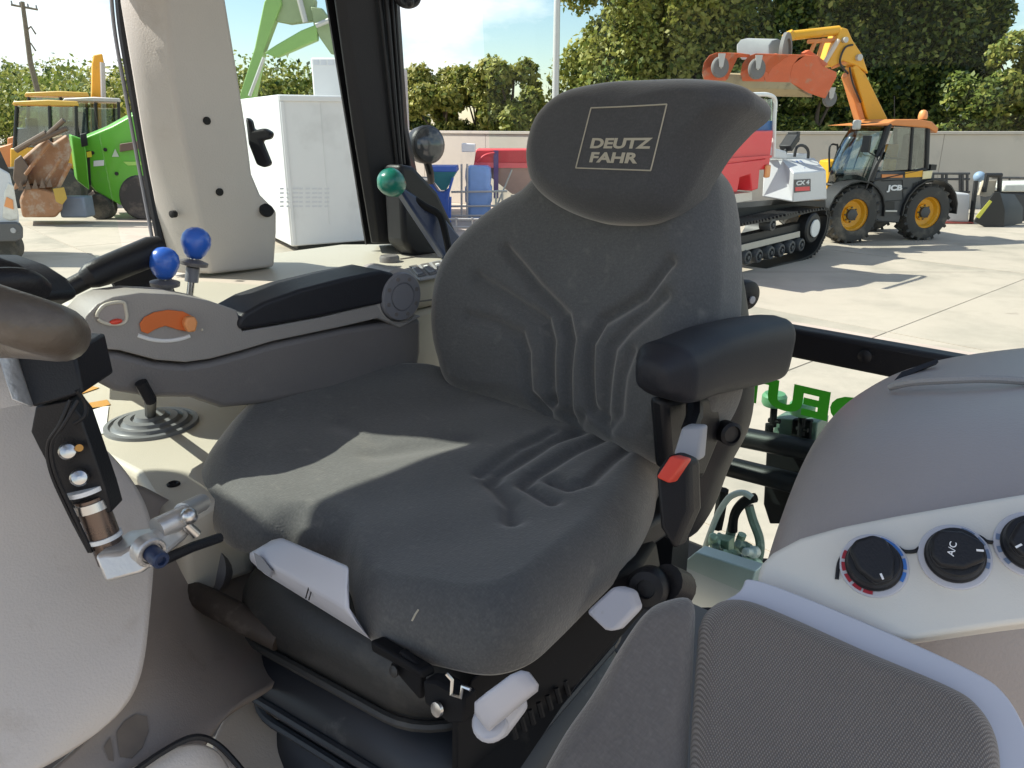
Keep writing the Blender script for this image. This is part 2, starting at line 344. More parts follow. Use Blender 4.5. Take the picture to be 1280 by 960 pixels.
# --- black corner post (several ribs), and lower trim
mb = MB(); top = [(414, -60), (436, -60), (470, -60), (478, -60), (494, -60)]
a = [X(412, -40, -1.62), X(428, -40, -1.6), X(476, -40, -1.58), X(482, -40, -1.60), X(493, -40, -1.58), X(497, -40, -1.66), X(425, -40, -1.72)]
b = [X(440, 160, -1.62), X(455, 160, -1.6), X(492, 160, -1.58), X(497, 160, -1.60), X(506, 160, -1.58), X(510, 160, -1.66), X(450, 160, -1.72)]
c = [X(464, 304, -1.62), X(472, 304, -1.6), X(508, 304, -1.57), X(516, 304, -1.59), X(530, 304, -1.57), X(540, 304, -1.66), X(470, 304, -1.72)]
mb.loft([[p+(p-q)*1.15 for p, q in zip(a, b)], a, b, c]); part("corner_post", mb, m_black, cab, bevel=.004)
for k, (p0, p1, r) in enumerate((((479, -40), (501, 212), .006), ((487, -40), (505, 205), .004), ((470, -40), (497, 212), .004))):
    mb = MB(); mb.tube([X(*p0, -1.572)*2-X(*p1, -1.572), X(*p0, -1.572), X(*p1, -1.572)], r, 8); part("seal_bead", mb, m_black, cab)
# quarter-window frit on the post edge
mb = MB(); mb.prism([X(375, -200, -1.655), X(398, -200, -1.655), X(416, -60, -1.655), X(448, 175, -1.655), X(465, 300, -1.655), X(458, 306, -1.655), X(438, 180, -1.655)], (-.006, 0, 0)); part("window_border", mb, m_black, cab)
# lower corner trim (dark wedge) and dark blue inner wedge
mb = MB(); mb.prism([X(500, 205, -1.5), X(518, 208, -1.5), X(548, 240, -1.5), X(585, 318, -1.5), X(520, 322, -1.5), X(505, 305, -1.5)], (-.07, .0, 0)); part("corner_trim", mb, m_black, cab, bevel=.012, segs=3)
mb = MB(); mb.prism([X(497, 232, -1.40), X(507, 236, -1.40), X(548, 262, -1.40), X(584, 306, -1.40), X(576, 330, -1.40), X(556, 322, -1.40)], (-.03, .0, 0)); part("corner_bracket", mb, m_navy, cab, bevel=.006)
# --- glass
def pane(poly, vec, name="window_glass"):
    mb = MB(); mb.prism(poly, vec); return part(name, mb, m_glass, cab)
pane([V3((-1.83, .80, 2.10)), V3((-1.83, 1.45, 2.10)), V3((-1.76, 1.42, 3.05)), V3((-1.76, .80, 3.05))], (-.005, 0, 0))
pane([V3((-1.78, -.28, 1.95)), V3((-1.78, .66, 1.95)), V3((-1.62, .56, 3.19)), V3((-1.62, -.28, 3.19))], (-.005, 0, 0))
pane([V3((-1.45, 1.66, 1.40)), V3((-.02, 1.66, 1.40)), V3((-.02, 1.66, 2.06)), V3((-1.45, 1.66, 2.06))], (0, .005, 0))
pane([V3((-1.62, 1.655, 2.13)), V3((-.02, 1.655, 2.13)), V3((-.02, 1.60, 2.95)), V3((-1.62, 1.60, 2.95))], (0, .005, 0))
# --- rear window bar
mb = MB(); mb.bb((-1.5, 1.60, 2.062), (-.0, 1.65, 2.128)); bar = part("rear_bar", mb, m_black, cab, bevel=.01, segs=3)
mb = MB(); mb.lathe([(.014, 0), (.014, .006), (.006, .010)], Y(1082, 445, 1.60)+V3((0, .001, 0)), (0, -1, 0)); part("bar_stud", mb, m_black, bar)
# --- window sticker (seen from the back through the glass, so it runs mirrored)
st = V3((0, 1.653, 0)); mb = MB()
h = .085; base_z = Y(985, 500, 1.65).z-.03
mb.text("DEUTZ", V3((Y(1092, 500, 1.65).x, 1.654, base_z)), (-1, 0, 0), (0, 0, 1), .070, offset=.05, wid=.40)
part("window_sticker", mb, m_sticker, cab)
# --- roof
mb = MB(); mb.bb((-1.74, -.236, 3.23), (-.50, 1.78, 3.34)); part("roof", mb, m_pillar, cab, bevel=.03)
mb = MB(); mb.bb((-1.66, -.2, 3.195), (-.54, 1.7, 3.225)); part("headliner", mb, m_tgrey, cab)
mb = MB(); mb.bb((-1.72, -.22, 3.10), (-1.66, 1.68, 3.19)); part("roof_rail", mb, m_black, cab)
mb = MB(); mb.bb((-1.62, 1.56, 3.10), (-.52, 1.64, 3.19)); part("roof_rail", mb, m_black, cab)
mb = MB(); mb.prism([V3((-.06, 1.62, 1.5)), V3((.08, 1.62, 1.5)), V3((.08, 1.56, 2.985)), V3((-.04, 1.56, 2.985))], (0, .07, 0)); part("corner_post", mb, m_black, cab, bevel=.01)
mb = MB(); mb.bb((-2.2, -1.2, 3.24), (-.5, -.24, 3.33)); part('roof_sun_blocker', mb, m_pillar, cab, bevel=.03)  # unseen slab added to keep direct sun off the floor cover
mb = MB(); mb.bb((-1.72, -.55, 1.4), (-1.62, -.31, 3.235)); part('front_sun_blocker', mb, m_black, cab, bevel=.02)  # out-of-view upright, added so its shadow falls on the floor cover
mb = MB(); mb.bb((-1.70, .30, 2.80), (-1.625, .745, 3.095)); part('side_sun_blocker', mb, m_pillar, cab, bevel=.02)  # unseen block added above the window to stop sun reaching the backrest
# hook / bracket at top of the corner post
mb = MB(); mb.tube(cr([X(496, -12, -1.55), X(500, 2, -1.55), X(511, 6, -1.55), X(520, 2, -1.55), X(524, -10, -1.55)], 6), .009, 10)
mb.ball(X(510, 2, -1.55), .015); part("lamp_bracket", mb, m_black, cab)
# quarter-window latch
lt = D(322, 182, 1.72); mb = MB()
mb.prism([D(306, 146, 1.72), D(313, 150, 1.72), D(316, 163, 1.72), D(330, 160, 1.72), D(340, 166, 1.72), D(338, 174, 1.72), D(326, 176, 1.72), D(338, 206, 1.72), D(330, 210, 1.72), D(320, 206, 1.72), D(310, 180, 1.72)], (-.02, .02, 0))
part("window_latch", mb, m_black, cab, bevel=.006, segs=3)
# --- floor
mb = MB(); mb.bb((-1.60, -.6, 1.28), (.0, 1.58, 1.36)); part("floor_plate", mb, m_dgrey, cab)
mb = MB(); mb.prism([V3((-1.2, .78, 1.36)), V3((-.95, 1.575, 1.36)), V3((-.95, 1.575, 1.86)), V3((-1.2, 1.575, 1.9))], (.02, 0, 0)); part("rear_bulkhead", mb, m_black, cab)
mb = MB(); mb.bb((-1.74, -.75, 1.30), (-1.70, .80, 1.86)); part('side_wall', mb, m_floor, cab, bevel=.01)
mb = MB(); mb.bb((-1.70, -.75, 1.30), (-.35, -.70, 1.80)); part('front_wall', mb, m_floor, cab, bevel=.01)
# rear inner wall under the window glass, right half
mb = MB(); mb.bb((-1.6, 1.50, 1.37), (-.86, 1.58, 1.80)); part("rear_wall", mb, m_black, cab)

# work lamp outside by the corner post
lp = D(533, 181, 2.15)
lamp = thing("work_lamp", "round black work lamp outside the glass beside the black corner post", "work lamp", lp+V3((0, 0, -.06)))
ax = (TF.to_3x3().inverted() @ V3((.55, -.8, .05))).normalized()
mb = MB(); mb.lathe([(.018, -.075), (.036, -.062), (.049, -.03), (.052, 0), (.052, .012), (.047, .018)], lp, ax, 32); part("housing", mb, m_black, lamp, ang=40)
mb = MB(); mb.lathe([(.046, .0185), (.040, .024), (.02, .029), (.001, .031)], lp, ax, 32); part("lens", mb, mat("lamp lens", (.10, .105, .11), .12, .4, var=.4, vs=60), lamp)
mb = MB(); mb.tube([lp+V3((0, 0, -.045)), lp+V3((0, .01, -.075)), lp+V3((-.02, .03, -.10)), lp+V3((-.09, .03, -.10))], .011, 10); part("mounting_arm", mb, m_black, lamp)

# rear window handle knob
kn = D(935, 369, 1.42)
hk = thing("window_handle", "round black knob poking out behind the right of the seat back", "handle", kn)
ax = (TF.to_3x3().inverted() @ V3((.5, -.85, 0))).normalized()
mb = MB(); mb.lathe([(.014, -.03), (.026, -.026), (.028, -.006), (.026, .004), (.018, .007)], kn, ax); part("knob", mb, m_black, hk)
mb = MB(); mb.lathe([(.007, .0072), (.007, .010), (.003, .011)], kn+V3((.002, 0, -.007)), ax); part("knob_hole", mb, m_lgrey, hk)
mb = MB(); mb.tube([kn-ax*.03, kn-ax*.10, kn-ax*.2+V3((-.02, .05, -.1))], .012, 10); part("stem", mb, m_black, hk)

# ================================================================== DRIVER SEAT
seat = thing("driver_seat", "large dark grey driver seat with tall back and headrest in the middle of the cab", "driver seat", (-.87, .75, 1.38))
# cushion
zc = 1.985
ol = [(262, 650), (252, 622), (262, 597), (300, 560), (345, 530), (400, 512), (470, 504), (560, 500), (690, 538), (815, 582), (820, 625), (806, 668), (775, 714), (738, 752), (700, 790), (668, 818), (634, 832), (600, 834), (550, 824), (505, 812), (470, 798), (448, 770), (437, 735), (420, 706), (370, 686), (322, 684), (285, 674)]
op = [Z(px, py, zc) for px, py in ol]; op2 = [(p.x, p.y) for p in op]
G = [[(600, 600), (650, 568), (690, 550)], [(640, 664), (637, 640), (615, 611), (625, 598), (688, 562), (722, 552)], [(690, 640), (655, 616), (668, 603), (722, 574), (756, 560)], [(690, 612), (712, 624), (736, 618), (764, 590), (790, 572)], [(470, 575), (530, 566), (580, 560)], [(430, 545), (470, 560)]]
G = [[(lambda p: (p.x, p.y))(Z(px, py, 2.03)) for px, py in g] for g in G]
wd = [.009, .012, .010, .010, .02, .02]; dp = [.010, .017, .014, .014, .006, .005]
def hc_(a, b):
    u = (a+.87)/.40
    h = .006+.028*min(1, abs(u))**3+(.03 if u < 0 else 0.004)*min(1, abs(u))**2*(1 if b > .5 else max(0, b-.4)*10)
    h += .012*max(0, (b-.75)/.3)
    for g, w_, d_ in zip(G, wd, dp): h -= .82*d_*math.exp(-(segd(a, b, g)/(1.2*w_))**2)
    h += .0015*sin(a*37+b*11)*sin(b*29)
    return h
mb = pillow(op2, (0, 0, zc+.05), (1, 0, 0), (0, 1, 0), (0, 0, 1), hc_, .052, .012, NA=360, NR=90)
cush = part("cushion", mb, m_seat, seat, ang=60)
mb = MB()
mb.tube([D(515, 776, .835), D(519, 768, .835), D(523, 762, .838)], .0011, 6); part("scratch", mb, m_thread, cush)
# backrest
la = radians(14); BA, BB, BN = V3((1, 0, 0)), V3((0, sin(la), cos(la))), V3((0, -cos(la), sin(la)))
p0 = V3((-.87, .985, 2.03))
def bp(px, py, off=0):
    q = on(px, py, p0+BN*off, BN); q = q-p0-BN*off; return (q.dot(BA), q.dot(BB))
ol = [(566, 488), (553, 448), (549, 400), (552, 350), (563, 315), (588, 278), (620, 248), (648, 230), (690, 190), (750, 175), (810, 178), (855, 190), (882, 214), (893, 256), (897, 310), (897, 360), (895, 420), (898, 490), (872, 548), (846, 580), (815, 582), (760, 560), (690, 534), (625, 508)]
op2 = [bp(*p) for p in ol]
GB = [[(630, 312), (668, 358), (708, 396), (717, 425), (714, 470), (712, 520)], [(600, 348), (640, 374), (684, 402), (693, 428), (692, 500)], [(592, 396), (628, 406), (655, 420), (663, 442), (663, 490), (676, 514)],
      [(842, 330), (808, 372), (756, 402), (742, 430), (744, 510)], [(838, 372), (790, 412), (772, 435), (768, 470), (762, 520)], [(668, 500), (680, 516), (692, 500)], [(704, 518), (717, 534), (731, 520)], [(752, 516), (766, 536), (784, 516), (790, 470), (800, 440)]]
GB = [[bp(px, py, .03) for px, py in g] for g in GB]
wb = [.009, .009, .009, .009, .010, .008, .008, .009]; db = [.020, .018, .016, .022, .020, .012, .013, .014]
def hb_(a, b):
    u = a/.29
    h = .030+.034*min(1.1, abs(u))**2.5*(1-max(0, (b-.30)/.2)) - .010*math.exp(-((b-.30)/.12)**2)*(1-min(1, abs(u)))
    h += .016*math.exp(-((b-.13)/.10)**2)
    for g, w_, d_ in zip(GB, wb, db): h -= .85*d_*math.exp(-(segd(a, b, g)/(1.25*w_))**2)
    return h
mb = pillow(op2, p0, BA, BB, BN, hb_, .06, .03, NA=420, NR=110)
back = part("backrest", mb, m_seat, seat, ang=60)
# headrest extension
po = .075; ol = [(692, 257), (664, 234), (655, 206), (657, 174), (670, 141), (700, 113), (750, 99), (806, 95), (862, 95), (910, 101), (934, 111), (936, 130), (912, 152), (886, 182), (866, 214), (849, 244), (832, 264), (806, 275), (770, 277), (732, 273)]
op2 = [bp(px, py, po) for px, py in ol]
LG = [bp(739, 135, po+.03), bp(835, 131, po+.03), bp(813, 213, po+.03), bp(720, 210, po+.03)]
def hh_(a, b):
    return .030+.020*max(0, (a-.12)/.18)**2*max(0, (b-.45)/.15)-.03*(a+.0)**2
mb = pillow(op2, p0+BN*(po-.0), BA, BB, BN, hh_, .045, .03, NA=220, NR=44)
hd = part("head_extension", mb, m_head, seat, ang=60)
# embroidered logo on the headrest: fitted to the surface
def hs(u, v, e=.0008):     # u,v in the logo parallelogram 0..1
    a = (LG[3][0]*(1-u)+LG[2][0]*u)*(1-v)+(LG[0][0]*(1-u)+LG[1][0]*u)*v
    b = (LG[3][1]*(1-u)+LG[2][1]*u)*(1-v)+(LG[0][1]*(1-u)+LG[1][1]*u)*v
    return p0+BN*(po+hh_(a, b)+e)+BA*a+BB*b
# shift so that the logo drawn on the raised face still lands where the photo has it
mb = MB(); n = 14; t = .009
for (u0, v0), (u1, v1) in (((0, 0), (1, 0)), ((1, 0), (1, 1)), ((1, 1), (0, 1)), ((0, 1), (0, 0))):
    pts = [hs(u0+(u1-u0)*i/n, v0+(v1-v0)*i/n) for i in range(n+1)]; mb.tube(pts, .0011, 6)
part("logo_frame", mb, m_thread, hd)
def emb(txt, u0, v0, wd_, ht_):
    m2 = MB(); m2.text(txt, (0, 0, 0), (1, 0, 0), (0, 1, 0), 1, offset=.04, depth=.0, wid=1)
    m2.v = [hs(u0+p.x*wd_, v0+p.y*ht_, .0012) for p in m2.v]; return m2
mb = emb("DEUTZ", .13, .33, .80, .17); part("logo_word", mb, m_thread, hd)
mb = emb("FAHR", .17, .10, .64, .17); part("logo_word", mb, m_thread, hd)
# black shell behind / beside the back
ol = [(600, 470), (640, 300), (700, 230), (850, 240), (885, 275), (905, 330), (918, 420), (922, 490), (914, 540), (890, 588), (870, 640), (845, 676), (822, 672), (815, 650), (815, 590), (700, 540)]
op2 = [bp(px, py, -.085) for px, py in ol]
mb = pillow(op2, p0-BN*.085, BA, BB, BN, lambda a, b: .03, .05, .02, NA=120, NR=20); shell = part("back_shell", mb, m_black, seat, ang=60)
q = on(912, 540, p0-BN*.05, BN); mb = MB(); mb.lathe([(.018, -.012), (.019, .010), (.014, .013), (.013, .008), (.001, .008)], q+V3((0, -.004, 0)), (.85, -.5, .1)); part("shell_cap", mb, m_black, shell)
# left armrest pad
def arm_ring(t):
    # section across the pad at t (0 front .. 1 rear); points run round the section
    y = .765+t*.475
    w = .052*(1-.25*t); xc = -.515
    ztop = 2.268+.030*sin(min(1, t*1.6)*pi/2)-.060*t*t*.55
    zb = 2.195+.012*t-.05*t+.03*t*t
    if t < .12: zb += .02*(1-t/.12); ztop -= .012*(1-t/.12)
    o = []
    for k in range(20):
        a = 2*pi*k/20; cx, cz = cos(a), sin(a); e = 2/3.4
        o.append(V3((xc+w*math.copysign(abs(cx)**e, cx), y, (ztop+zb)/2+(ztop-zb)/2*math.copysign(abs(cz)**e, cz))))
    return o
def arm_px(t):     # outline of the pad measured on its outer (x=-.475) face
    top = [(862, 448), (882, 440), (920, 422), (960, 411), (990, 406), (1002, 405)]
    bot = [(862, 510), (880, 508), (900, 500), (935, 492), (968, 484), (988, 477)]
    i = t*5; k = min(4, int(i)); f = i-k
    g = lambda A_: (A_[k][0]*(1-f)+A_[k+1][0]*f, A_[k][1]*(1-f)+A_[k+1][1]*f)
    return g(top), g(bot)
mb = MB(); rr = []
xo = -.470
for i in range(25):
    t = i/24; a_, b_ = arm_px(t); pt, pb = X(*a_, xo), X(*b_, xo)
    wdt = .092*(1-.12*t); e = 2/4.0; o = []
    sh = 1-.30*max(0, 1-t/.10)**2 if t < .10 else (1-.18*max(0, (t-.94)/.06)**2)
    cy = (pt+pb)/2
    for k in range(28):
        a = 2*pi*k/28; cx, cz = math.copysign(abs(cos(a))**e, cos(a)), math.copysign(abs(sin(a))**e, sin(a))
        q = cy+(pt-pb)*.5*cz*sh; o.append(V3((xo-wdt/2+wdt/2*cx*sh, q.y, q.z+.008*(1-cx*cx)*(1 if cz > 0 else 0))))
    rr.append(o)
f0 = rr[0]; c0 = sum(f0, V3())/28
rr = [[c0+(p-c0)*.55+V3((0, -.020, 0)) for p in f0], [c0+(p-c0)*.86+V3((0, -.013, 0)) for p in f0]]+rr
mb.loft(rr); arm = part("armrest", mb, m_vinyl, seat, ang=50)
mb = MB(); mb.prism([X(832, 500, -.53), X(900, 492, -.53), X(905, 540, -.53), X(880, 600, -.53), X(838, 590, -.53)], (-.03, 0, 0)); part("armrest_bracket", mb, m_black, seat, bevel=.01)
# belt buckle
mb = MB(); mb.prism([D(818, 590, 1.0), D(836, 566, 1.0), D(862, 576, 1.0), D(864, 640, 1.0), D(842, 690, 1.0), D(824, 660, 1.0)], V3((.0, .03, -.005))); buck = part("belt_buckle", mb, m_black, seat, bevel=.007, segs=3)
mb = MB(); mb.prism([D(819, 597, .985), D(838, 569, .985), D(857, 574, .985), D(836, 605, .985)], V3((.0, .02, -.005))); part("release_button", mb, m_red, buck, bevel=.003)
mb = MB(); mb.prism([D(840, 570, 1.03), D(852, 533, 1.04), D(877, 534, 1.04), D(873, 578, 1.03), D(858, 572, 1.03)], V3((.0, .02, 0))); part("belt_sleeve", mb, m_lgrey, seat, bevel=.004)
mb = MB(); mb.tube([D(862, 536, 1.06), D(868, 520, 1.08), D(868, 505, 1.1)], .012, 8); part("belt_stalk", mb, m_black, seat)
# grey handle under the front edge
def hp(px, py, d): return D(px, py, d)
mb = MB()
rowsH = []
for t in range(9):
    f = t/8
    a0 = V3((310+(432-310)*f, 690+(762-690)*f, 0)); a1 = V3((340+(436-340)*f, 667+(708-667)*f, 0)); a2 = V3((312+(464-312)*f, 706+(800-706)*f, 0))
    if t == 0: a1.y += 8; a0.x += 2; a2.y -= 6
    d = .99-.115*f
    P_ = lambda q, dd: D(q.x, q.y, d+dd)
    mid = a0.lerp(a1, .5); low = a0.lerp(a2, .5)
    rowsH.append([P_(a1, .05), P_(a1, .0), P_(mid, -.006), P_(a0, -.008), P_(low, -.004), P_(a2, .012), P_(a2, .06), P_(a0, .07)])
mb.loft(rowsH); hnd = part("tilt_handle", mb, m_lav, seat, bevel=.009, segs=5, ang=50)
mb = MB(); mb.prism([D(320, 692, .970), D(330, 698, .965), D(342, 714, .953), D(340, 722, .955), D(325, 712, .965)], V3((0, -.003, .003))); part("handle_slot", mb, m_mgrey, hnd)
for px, py in ((384, 740), (388, 742)):
    mb = MB(); mb.tube([D(px+2, py-6, .913), D(px-2, py+8, .913)], .0008, 6); part("handle_mark", mb, m_black, hnd)
# bellows: three rubber folds under the cushion
mid = V3((-.79, .72, 0))
def rrect(cx, cy, hx, hy, z, n=8, r=.10, rot=.16):
    o = []
    for sx, sy, a0 in ((1, 1, 0), (-1, 1, pi/2), (-1, -1, pi), (1, -1, 1.5*pi)):
        for k in range(n+1):
            a = a0+pi/2*k/n; x, y = sx*(hx-r)+r*cos(a), sy*(hy-r)+r*sin(a)
            o.append(V3((cx+x*cos(rot)-y*sin(rot), cy+x*sin(rot)+y*cos(rot), z)))
    return o
def fold(z1, z0, bulge, m, hx=.20, hy=.25, cx=-.80, cy=.715):
    m2 = MB(); rr = []
    for i in range(9):
        t = i/8; k = sin(pi*t)**.7 if t not in (0, 1) else 0
        rr.append(rrect(cx, cy, hx+bulge*(k-.6), hy+bulge*(k-.6), z1+(z0-z1)*t))
    m2.loft(rr); return part("bellows", m2, m, seat, ang=60)
fold(1.95, 1.83, .035, m_oliv, .205, .255, cy=.70)
fold(1.828, 1.70, .06, m_rubb, .20, .25, cy=.70)
fold(1.698, 1.56, .06, m_rubb, .20, .25, cy=.70)
fold(1.558, 1.38, .06, m_rubb, .20, .25, cy=.70)
for z_, hx_, hy_, m_ in ((1.852, .216, .266, m_oliv), (1.765, .226, .276, m_rubb), (1.722, .215, .265, m_rubb), (1.63, .226, .276, m_rubb), (1.58, .215, .265, m_rubb)):
    mb = MB(); rg = rrect(-.80, .70 if z_ > 1.8 else .70, hx_, hy_, z_); mb.tube(rg+[rg[0]], .007, 8); part("bellows_lip", mb, m_, seat)
# suspension frame under cushion
mb = MB(); mb.bb((-1.10, .52, 1.925), (-.56, 1.0, 1.972)); part("seat_pan", mb, m_black, seat, bevel=.01)
mb = MB(); mb.prism([D(462, 800, .865), D(525, 838, .83), D(528, 850, .83), D(464, 815, .865)], V3((0, .02, -.004))); mb.prism([D(500, 812, .85), D(526, 836, .835), D(524, 876, .84), D(486, 832, .86)], V3((0, .01, -.002)))
fr = part("frame_rail", mb, m_blackm, seat, bevel=.003)
mb = MB(); mb.prism([D(528, 850, .83), D(545, 852, .83), D(580, 872, .82), D(580, 905, .82), D(560, 905, .825), D(530, 880, .83)], V3((0, .02, 0))); fp = part("frame_plate", mb, m_mgrey and m_blackm, seat, bevel=.003)
mb = MB(); mb.tube([D(558, 842, .82), D(565, 850, .82), D(564, 868, .82), D(576, 872, .815), D(578, 858, .815), D(588, 862, .81)], .0022, 6); part("frame_spring", mb, m_chrome, seat)
mb = MB(); mb.lathe([(.008, 0), (.008, .004), (.004, .005)], D(548, 886, .822), BN, 12); part("frame_bolt", mb, m_chrome, fp)
mb = MB(); mb.lathe([(.006, 0), (.007, .003), (.002, .005)], D(494, 839, .85), BN, 12); part("rubber_stud", mb, m_oliv, seat)
mb = MB(); mb.prism([D(585, 850, .84), D(760, 720, 1.0), D(800, 700, 1.05), D(810, 760, 1.05), D(720, 860, .95), D(640, 960, .9), D(560, 990, .92), D(560, 900, .87)], V3((-.05, .12, -.03))); part("suspension_side", mb, m_blackm, seat, bevel=.012)
for i in range(7):
    mb = MB(); px = 640+i*11; py = 905-i*9; mb.tube([D(px, py, .86+.012*i), D(px+5, py+18, .86+.012*i)], .0035, 6); part("rail_notch", mb, m_blackm, seat)
# grey lever
mb = MB(); rr = []
for px, py, d, r in ((603, 902, .775, .012), (606, 893, .77, .0155), (622, 880, .765, .0155), (650, 858, .76, .0145), (662, 851, .76, .013), (667, 848, .76, .008)):
    c = D(px, py, d); u = D(px+6, py+8, d)-D(px, py, d); u.normalize(); n_ = V3((.3, -.6, .6)).normalized()
    rr.append([c+u*math.copysign(abs(cos(2*pi*k/24))**.6, cos(2*pi*k/24))*r*1.0+n_*math.copysign(abs(sin(2*pi*k/24))**.6, sin(2*pi*k/24))*r*.7 for k in range(24)])
mb.loft(rr); lv = part("height_lever", mb, m_lav, seat, ang=60)
mb = MB(); mb.lathe([(.012, -.012), (.019, -.010), (.020, .0), (.014, .004)], D(612, 902, .79), (.2, -.5, .8), 20); mb.prism([D(598, 895, .79), D(650, 878, .785), D(652, 892, .785), D(625, 928, .79), D(598, 915, .79)], V3((0, .012, 0))); part("lever_base", mb, m_lav, seat, bevel=.004)
# grey paddle and rotary knob at the right of the cushion
mb = MB(); mb.prism([D(730, 765, .93), D(766, 732, .95), D(787, 738, .95), D(795, 762, .94), D(768, 790, .92), D(755, 788, .92)], V3((0, .02, -.008))); part("adjust_paddle", mb, m_lav, seat, bevel=.005, segs=3)
c = D(808, 736, .98); mb = MB(); mb.lathe([(.020, -.05), (.026, -.03), (.027, -.004), (.022, .004), (.012, .006), (.011, .001), (.001, .001)], c, (TF.to_3x3().inverted() @ V3((-.35, -.8, .35))).normalized(), 28)
kb = part("rotary_knob", mb, m_black, seat)
mb = MB(); mb.tube([c+V3((.01, .03, 0)), D(850, 735, 1.02)], .024, 16); part("knob_barrel", mb, m_black, seat)
# ================================================================== CONTROL ARMREST (driver's right)
xa = -1.20
car = thing("control_armrest", "grey control armrest with black pad, round end cap and orange slider left of the seat", "armrest console", (-1.15, .65, 2.0))
def PX_(l, x=xa): return [X(a, b, x) for a, b in l]
mb = MB(); lo = [(98, 440), (103, 458), (118, 476), (145, 490), (190, 498), (240, 498), (278, 511), (335, 505), (430, 485), (522, 465), (527, 440), (527, 398), (430, 411), (340, 430), (300, 442), (262, 452), (232, 456), (195, 453), (150, 441), (110, 438)]
mb.prism(PX_(lo), (-.075, 0, 0)); part("lower_shell", mb, m_dgrey, car, bevel=.014, segs=4)
xu = xa+.004
mb = MB(); up = [(96, 437), (100, 415), (108, 395), (122, 380), (142, 371), (175, 366), (220, 368), (262, 376), (296, 388), (303, 414), (345, 407), (400, 397), (470, 380), (488, 402), (505, 404), (525, 394), (527, 396), (500, 410), (472, 398), (430, 408), (340, 427), (300, 439), (262, 449), (232, 453), (195, 450), (150, 438), (110, 435)]
mb.prism(PX_(up, xu), (-.083, 0, 0)); ups = part("upper_shell", mb, m_tgrey, car, bevel=.007, segs=3)
mb = MB(); pd = [(301, 413), (297, 404), (304, 393), (330, 378), (375, 362), (430, 348), (478, 338), (494, 342), (492, 370), (478, 380), (400, 396), (345, 406)]
mb.prism(PX_(pd, xa+.010), (-.105, 0, 0)); part("arm_pad", mb, m_vinyl, car, bevel=.016, segs=5, ang=50)
c = X(499, 370, xa+.004); r = .0485
mb = MB(); mb.lathe([(r*.99, -.08), (r, -.004), (r*.985, .008), (r*.95, .011), (r*.60, .012), (r*.58, .009), (r*.55, .009), (r*.53, .013), (.001, .013)], c, (1, 0, 0), 48); cap = part("end_cap", mb, m_mgrey, car, ang=30)
mb = MB(); mb.lathe([(r*1.0, -.09), (r*1.17, -.088), (r*1.17, -.002), (r*1.03, .002), (r*1.0, -.01)], c+V3((0, 0, -.002)), (1, 0, 0), 48); part("cap_rim", mb, m_tgrey, car)
for k in range(8):
    a = 2*pi*(k+.35)/8; mb = MB(); mb.lathe([(.0042, -.002), (.0042, .0015), (.001, .0016)], c+V3((.0115, r*.77*cos(a), r*.77*sin(a))), (1, 0, 0), 12); part("cap_hole", mb, m_dgrey, cap)
# orange throttle slot + slider, red button recess, scale
def arcpoly(pts): return [X(a, b, xu+.0015) for a, b in pts]
mb = MB(); mb.prism(arcpoly([(174, 404), (180, 396), (192, 390), (210, 387), (228, 389), (240, 395), (244, 403), (240, 411), (232, 414), (222, 412), (206, 407), (194, 411), (184, 417), (176, 414)]), (.003, 0, 0)); sl = part("throttle_slot", mb, m_orange, ups, bevel=.001)
mb = MB(); mb.prism([X(a, b, xu+.003) for a, b in [(226, 403), (229, 395), (239, 394), (243, 401), (240, 413), (231, 414)]], (.014, 0, 0)); part("throttle_slider", mb, m_orange2, car, bevel=.003)
mb = MB(); mb.tube(cr([X(172, 419, xu), X(188, 424, xu), X(206, 426, xu), X(224, 424, xu), X(237, 420, xu)], 5), .0032, 8); part("scale_strip", mb, m_white, ups)
mb = MB(); mb.prism([X(a, b, xu+.001) for a, b in [(121, 396), (127, 385), (138, 380), (153, 379), (156, 385), (157, 398), (150, 404), (132, 403)]], (.002, 0, 0)); part("button_recess", mb, m_taupe, ups, bevel=.001)
mb = MB(); mb.tube(cr([X(a, b, xu+.003) for a, b in [(121, 396), (127, 384), (138, 379), (154, 378), (157, 386), (158, 399), (150, 405), (132, 404)]], 4, True), .0026, 8); part("recess_rim", mb, m_cream, ups)
mb = MB(); mb.ball(X(145, 402, xu+.004), .0085, (.6, 1.1, .5), 16); part("red_button", mb, m_red, car)
mb = MB(); mb.ball(X(253, 412, xu+.001), .002, (1, 1, 1), 10); part("screw_dot", mb, m_cream, ups)
mb = MB(); mb.prism(PX_([(322, 505), (525, 462), (560, 470), (560, 500), (470, 520), (340, 540)], xa-.02), (-.06, 0, 0)); mb.prism(PX_([(480, 475), (540, 460), (545, 500), (490, 505)], xa+.03), (-.06, 0, 0)); part("armrest_mount", mb, m_black, car, bevel=.006)

# ================================================================== SIDE CONSOLE
con = thing("side_console", "beige right-hand side console under the window with switches and rubber boot", "console", (-1.45, .8, 1.8))
mb = MB(); zt = 2.235
plan = [(-1.82, .45), (-1.82, 1.24), (-1.70, 1.36), (-1.52, 1.42), (-1.33, 1.43), (-1.265, 1.36), (-1.265, .62), (-1.30, .52), (-1.40, .45)]
mb.prism([V3((x, y, 2.165)) for x, y in plan], (0, 0, zt-2.165)); top = part("console_top", mb, m_beige, con, bevel=.022, segs=4)
mb = MB(); mb.prism([V3((x, y, 1.86)) for x, y in [(-1.80, .86), (-1.80, 1.22), (-1.68, 1.34), (-1.5, 1.40), (-1.33, 1.41), (-1.268, 1.35), (-1.268, .86)]], (0, 0, .303)); part("console_body", mb, m_beige, con, bevel=.012, segs=3)
mb = MB(); mb.tube([X(523, 377, -1.2645), X(560, 372, -1.2645)], .0018, 6); part("panel_seam", mb, m_dgrey, top)
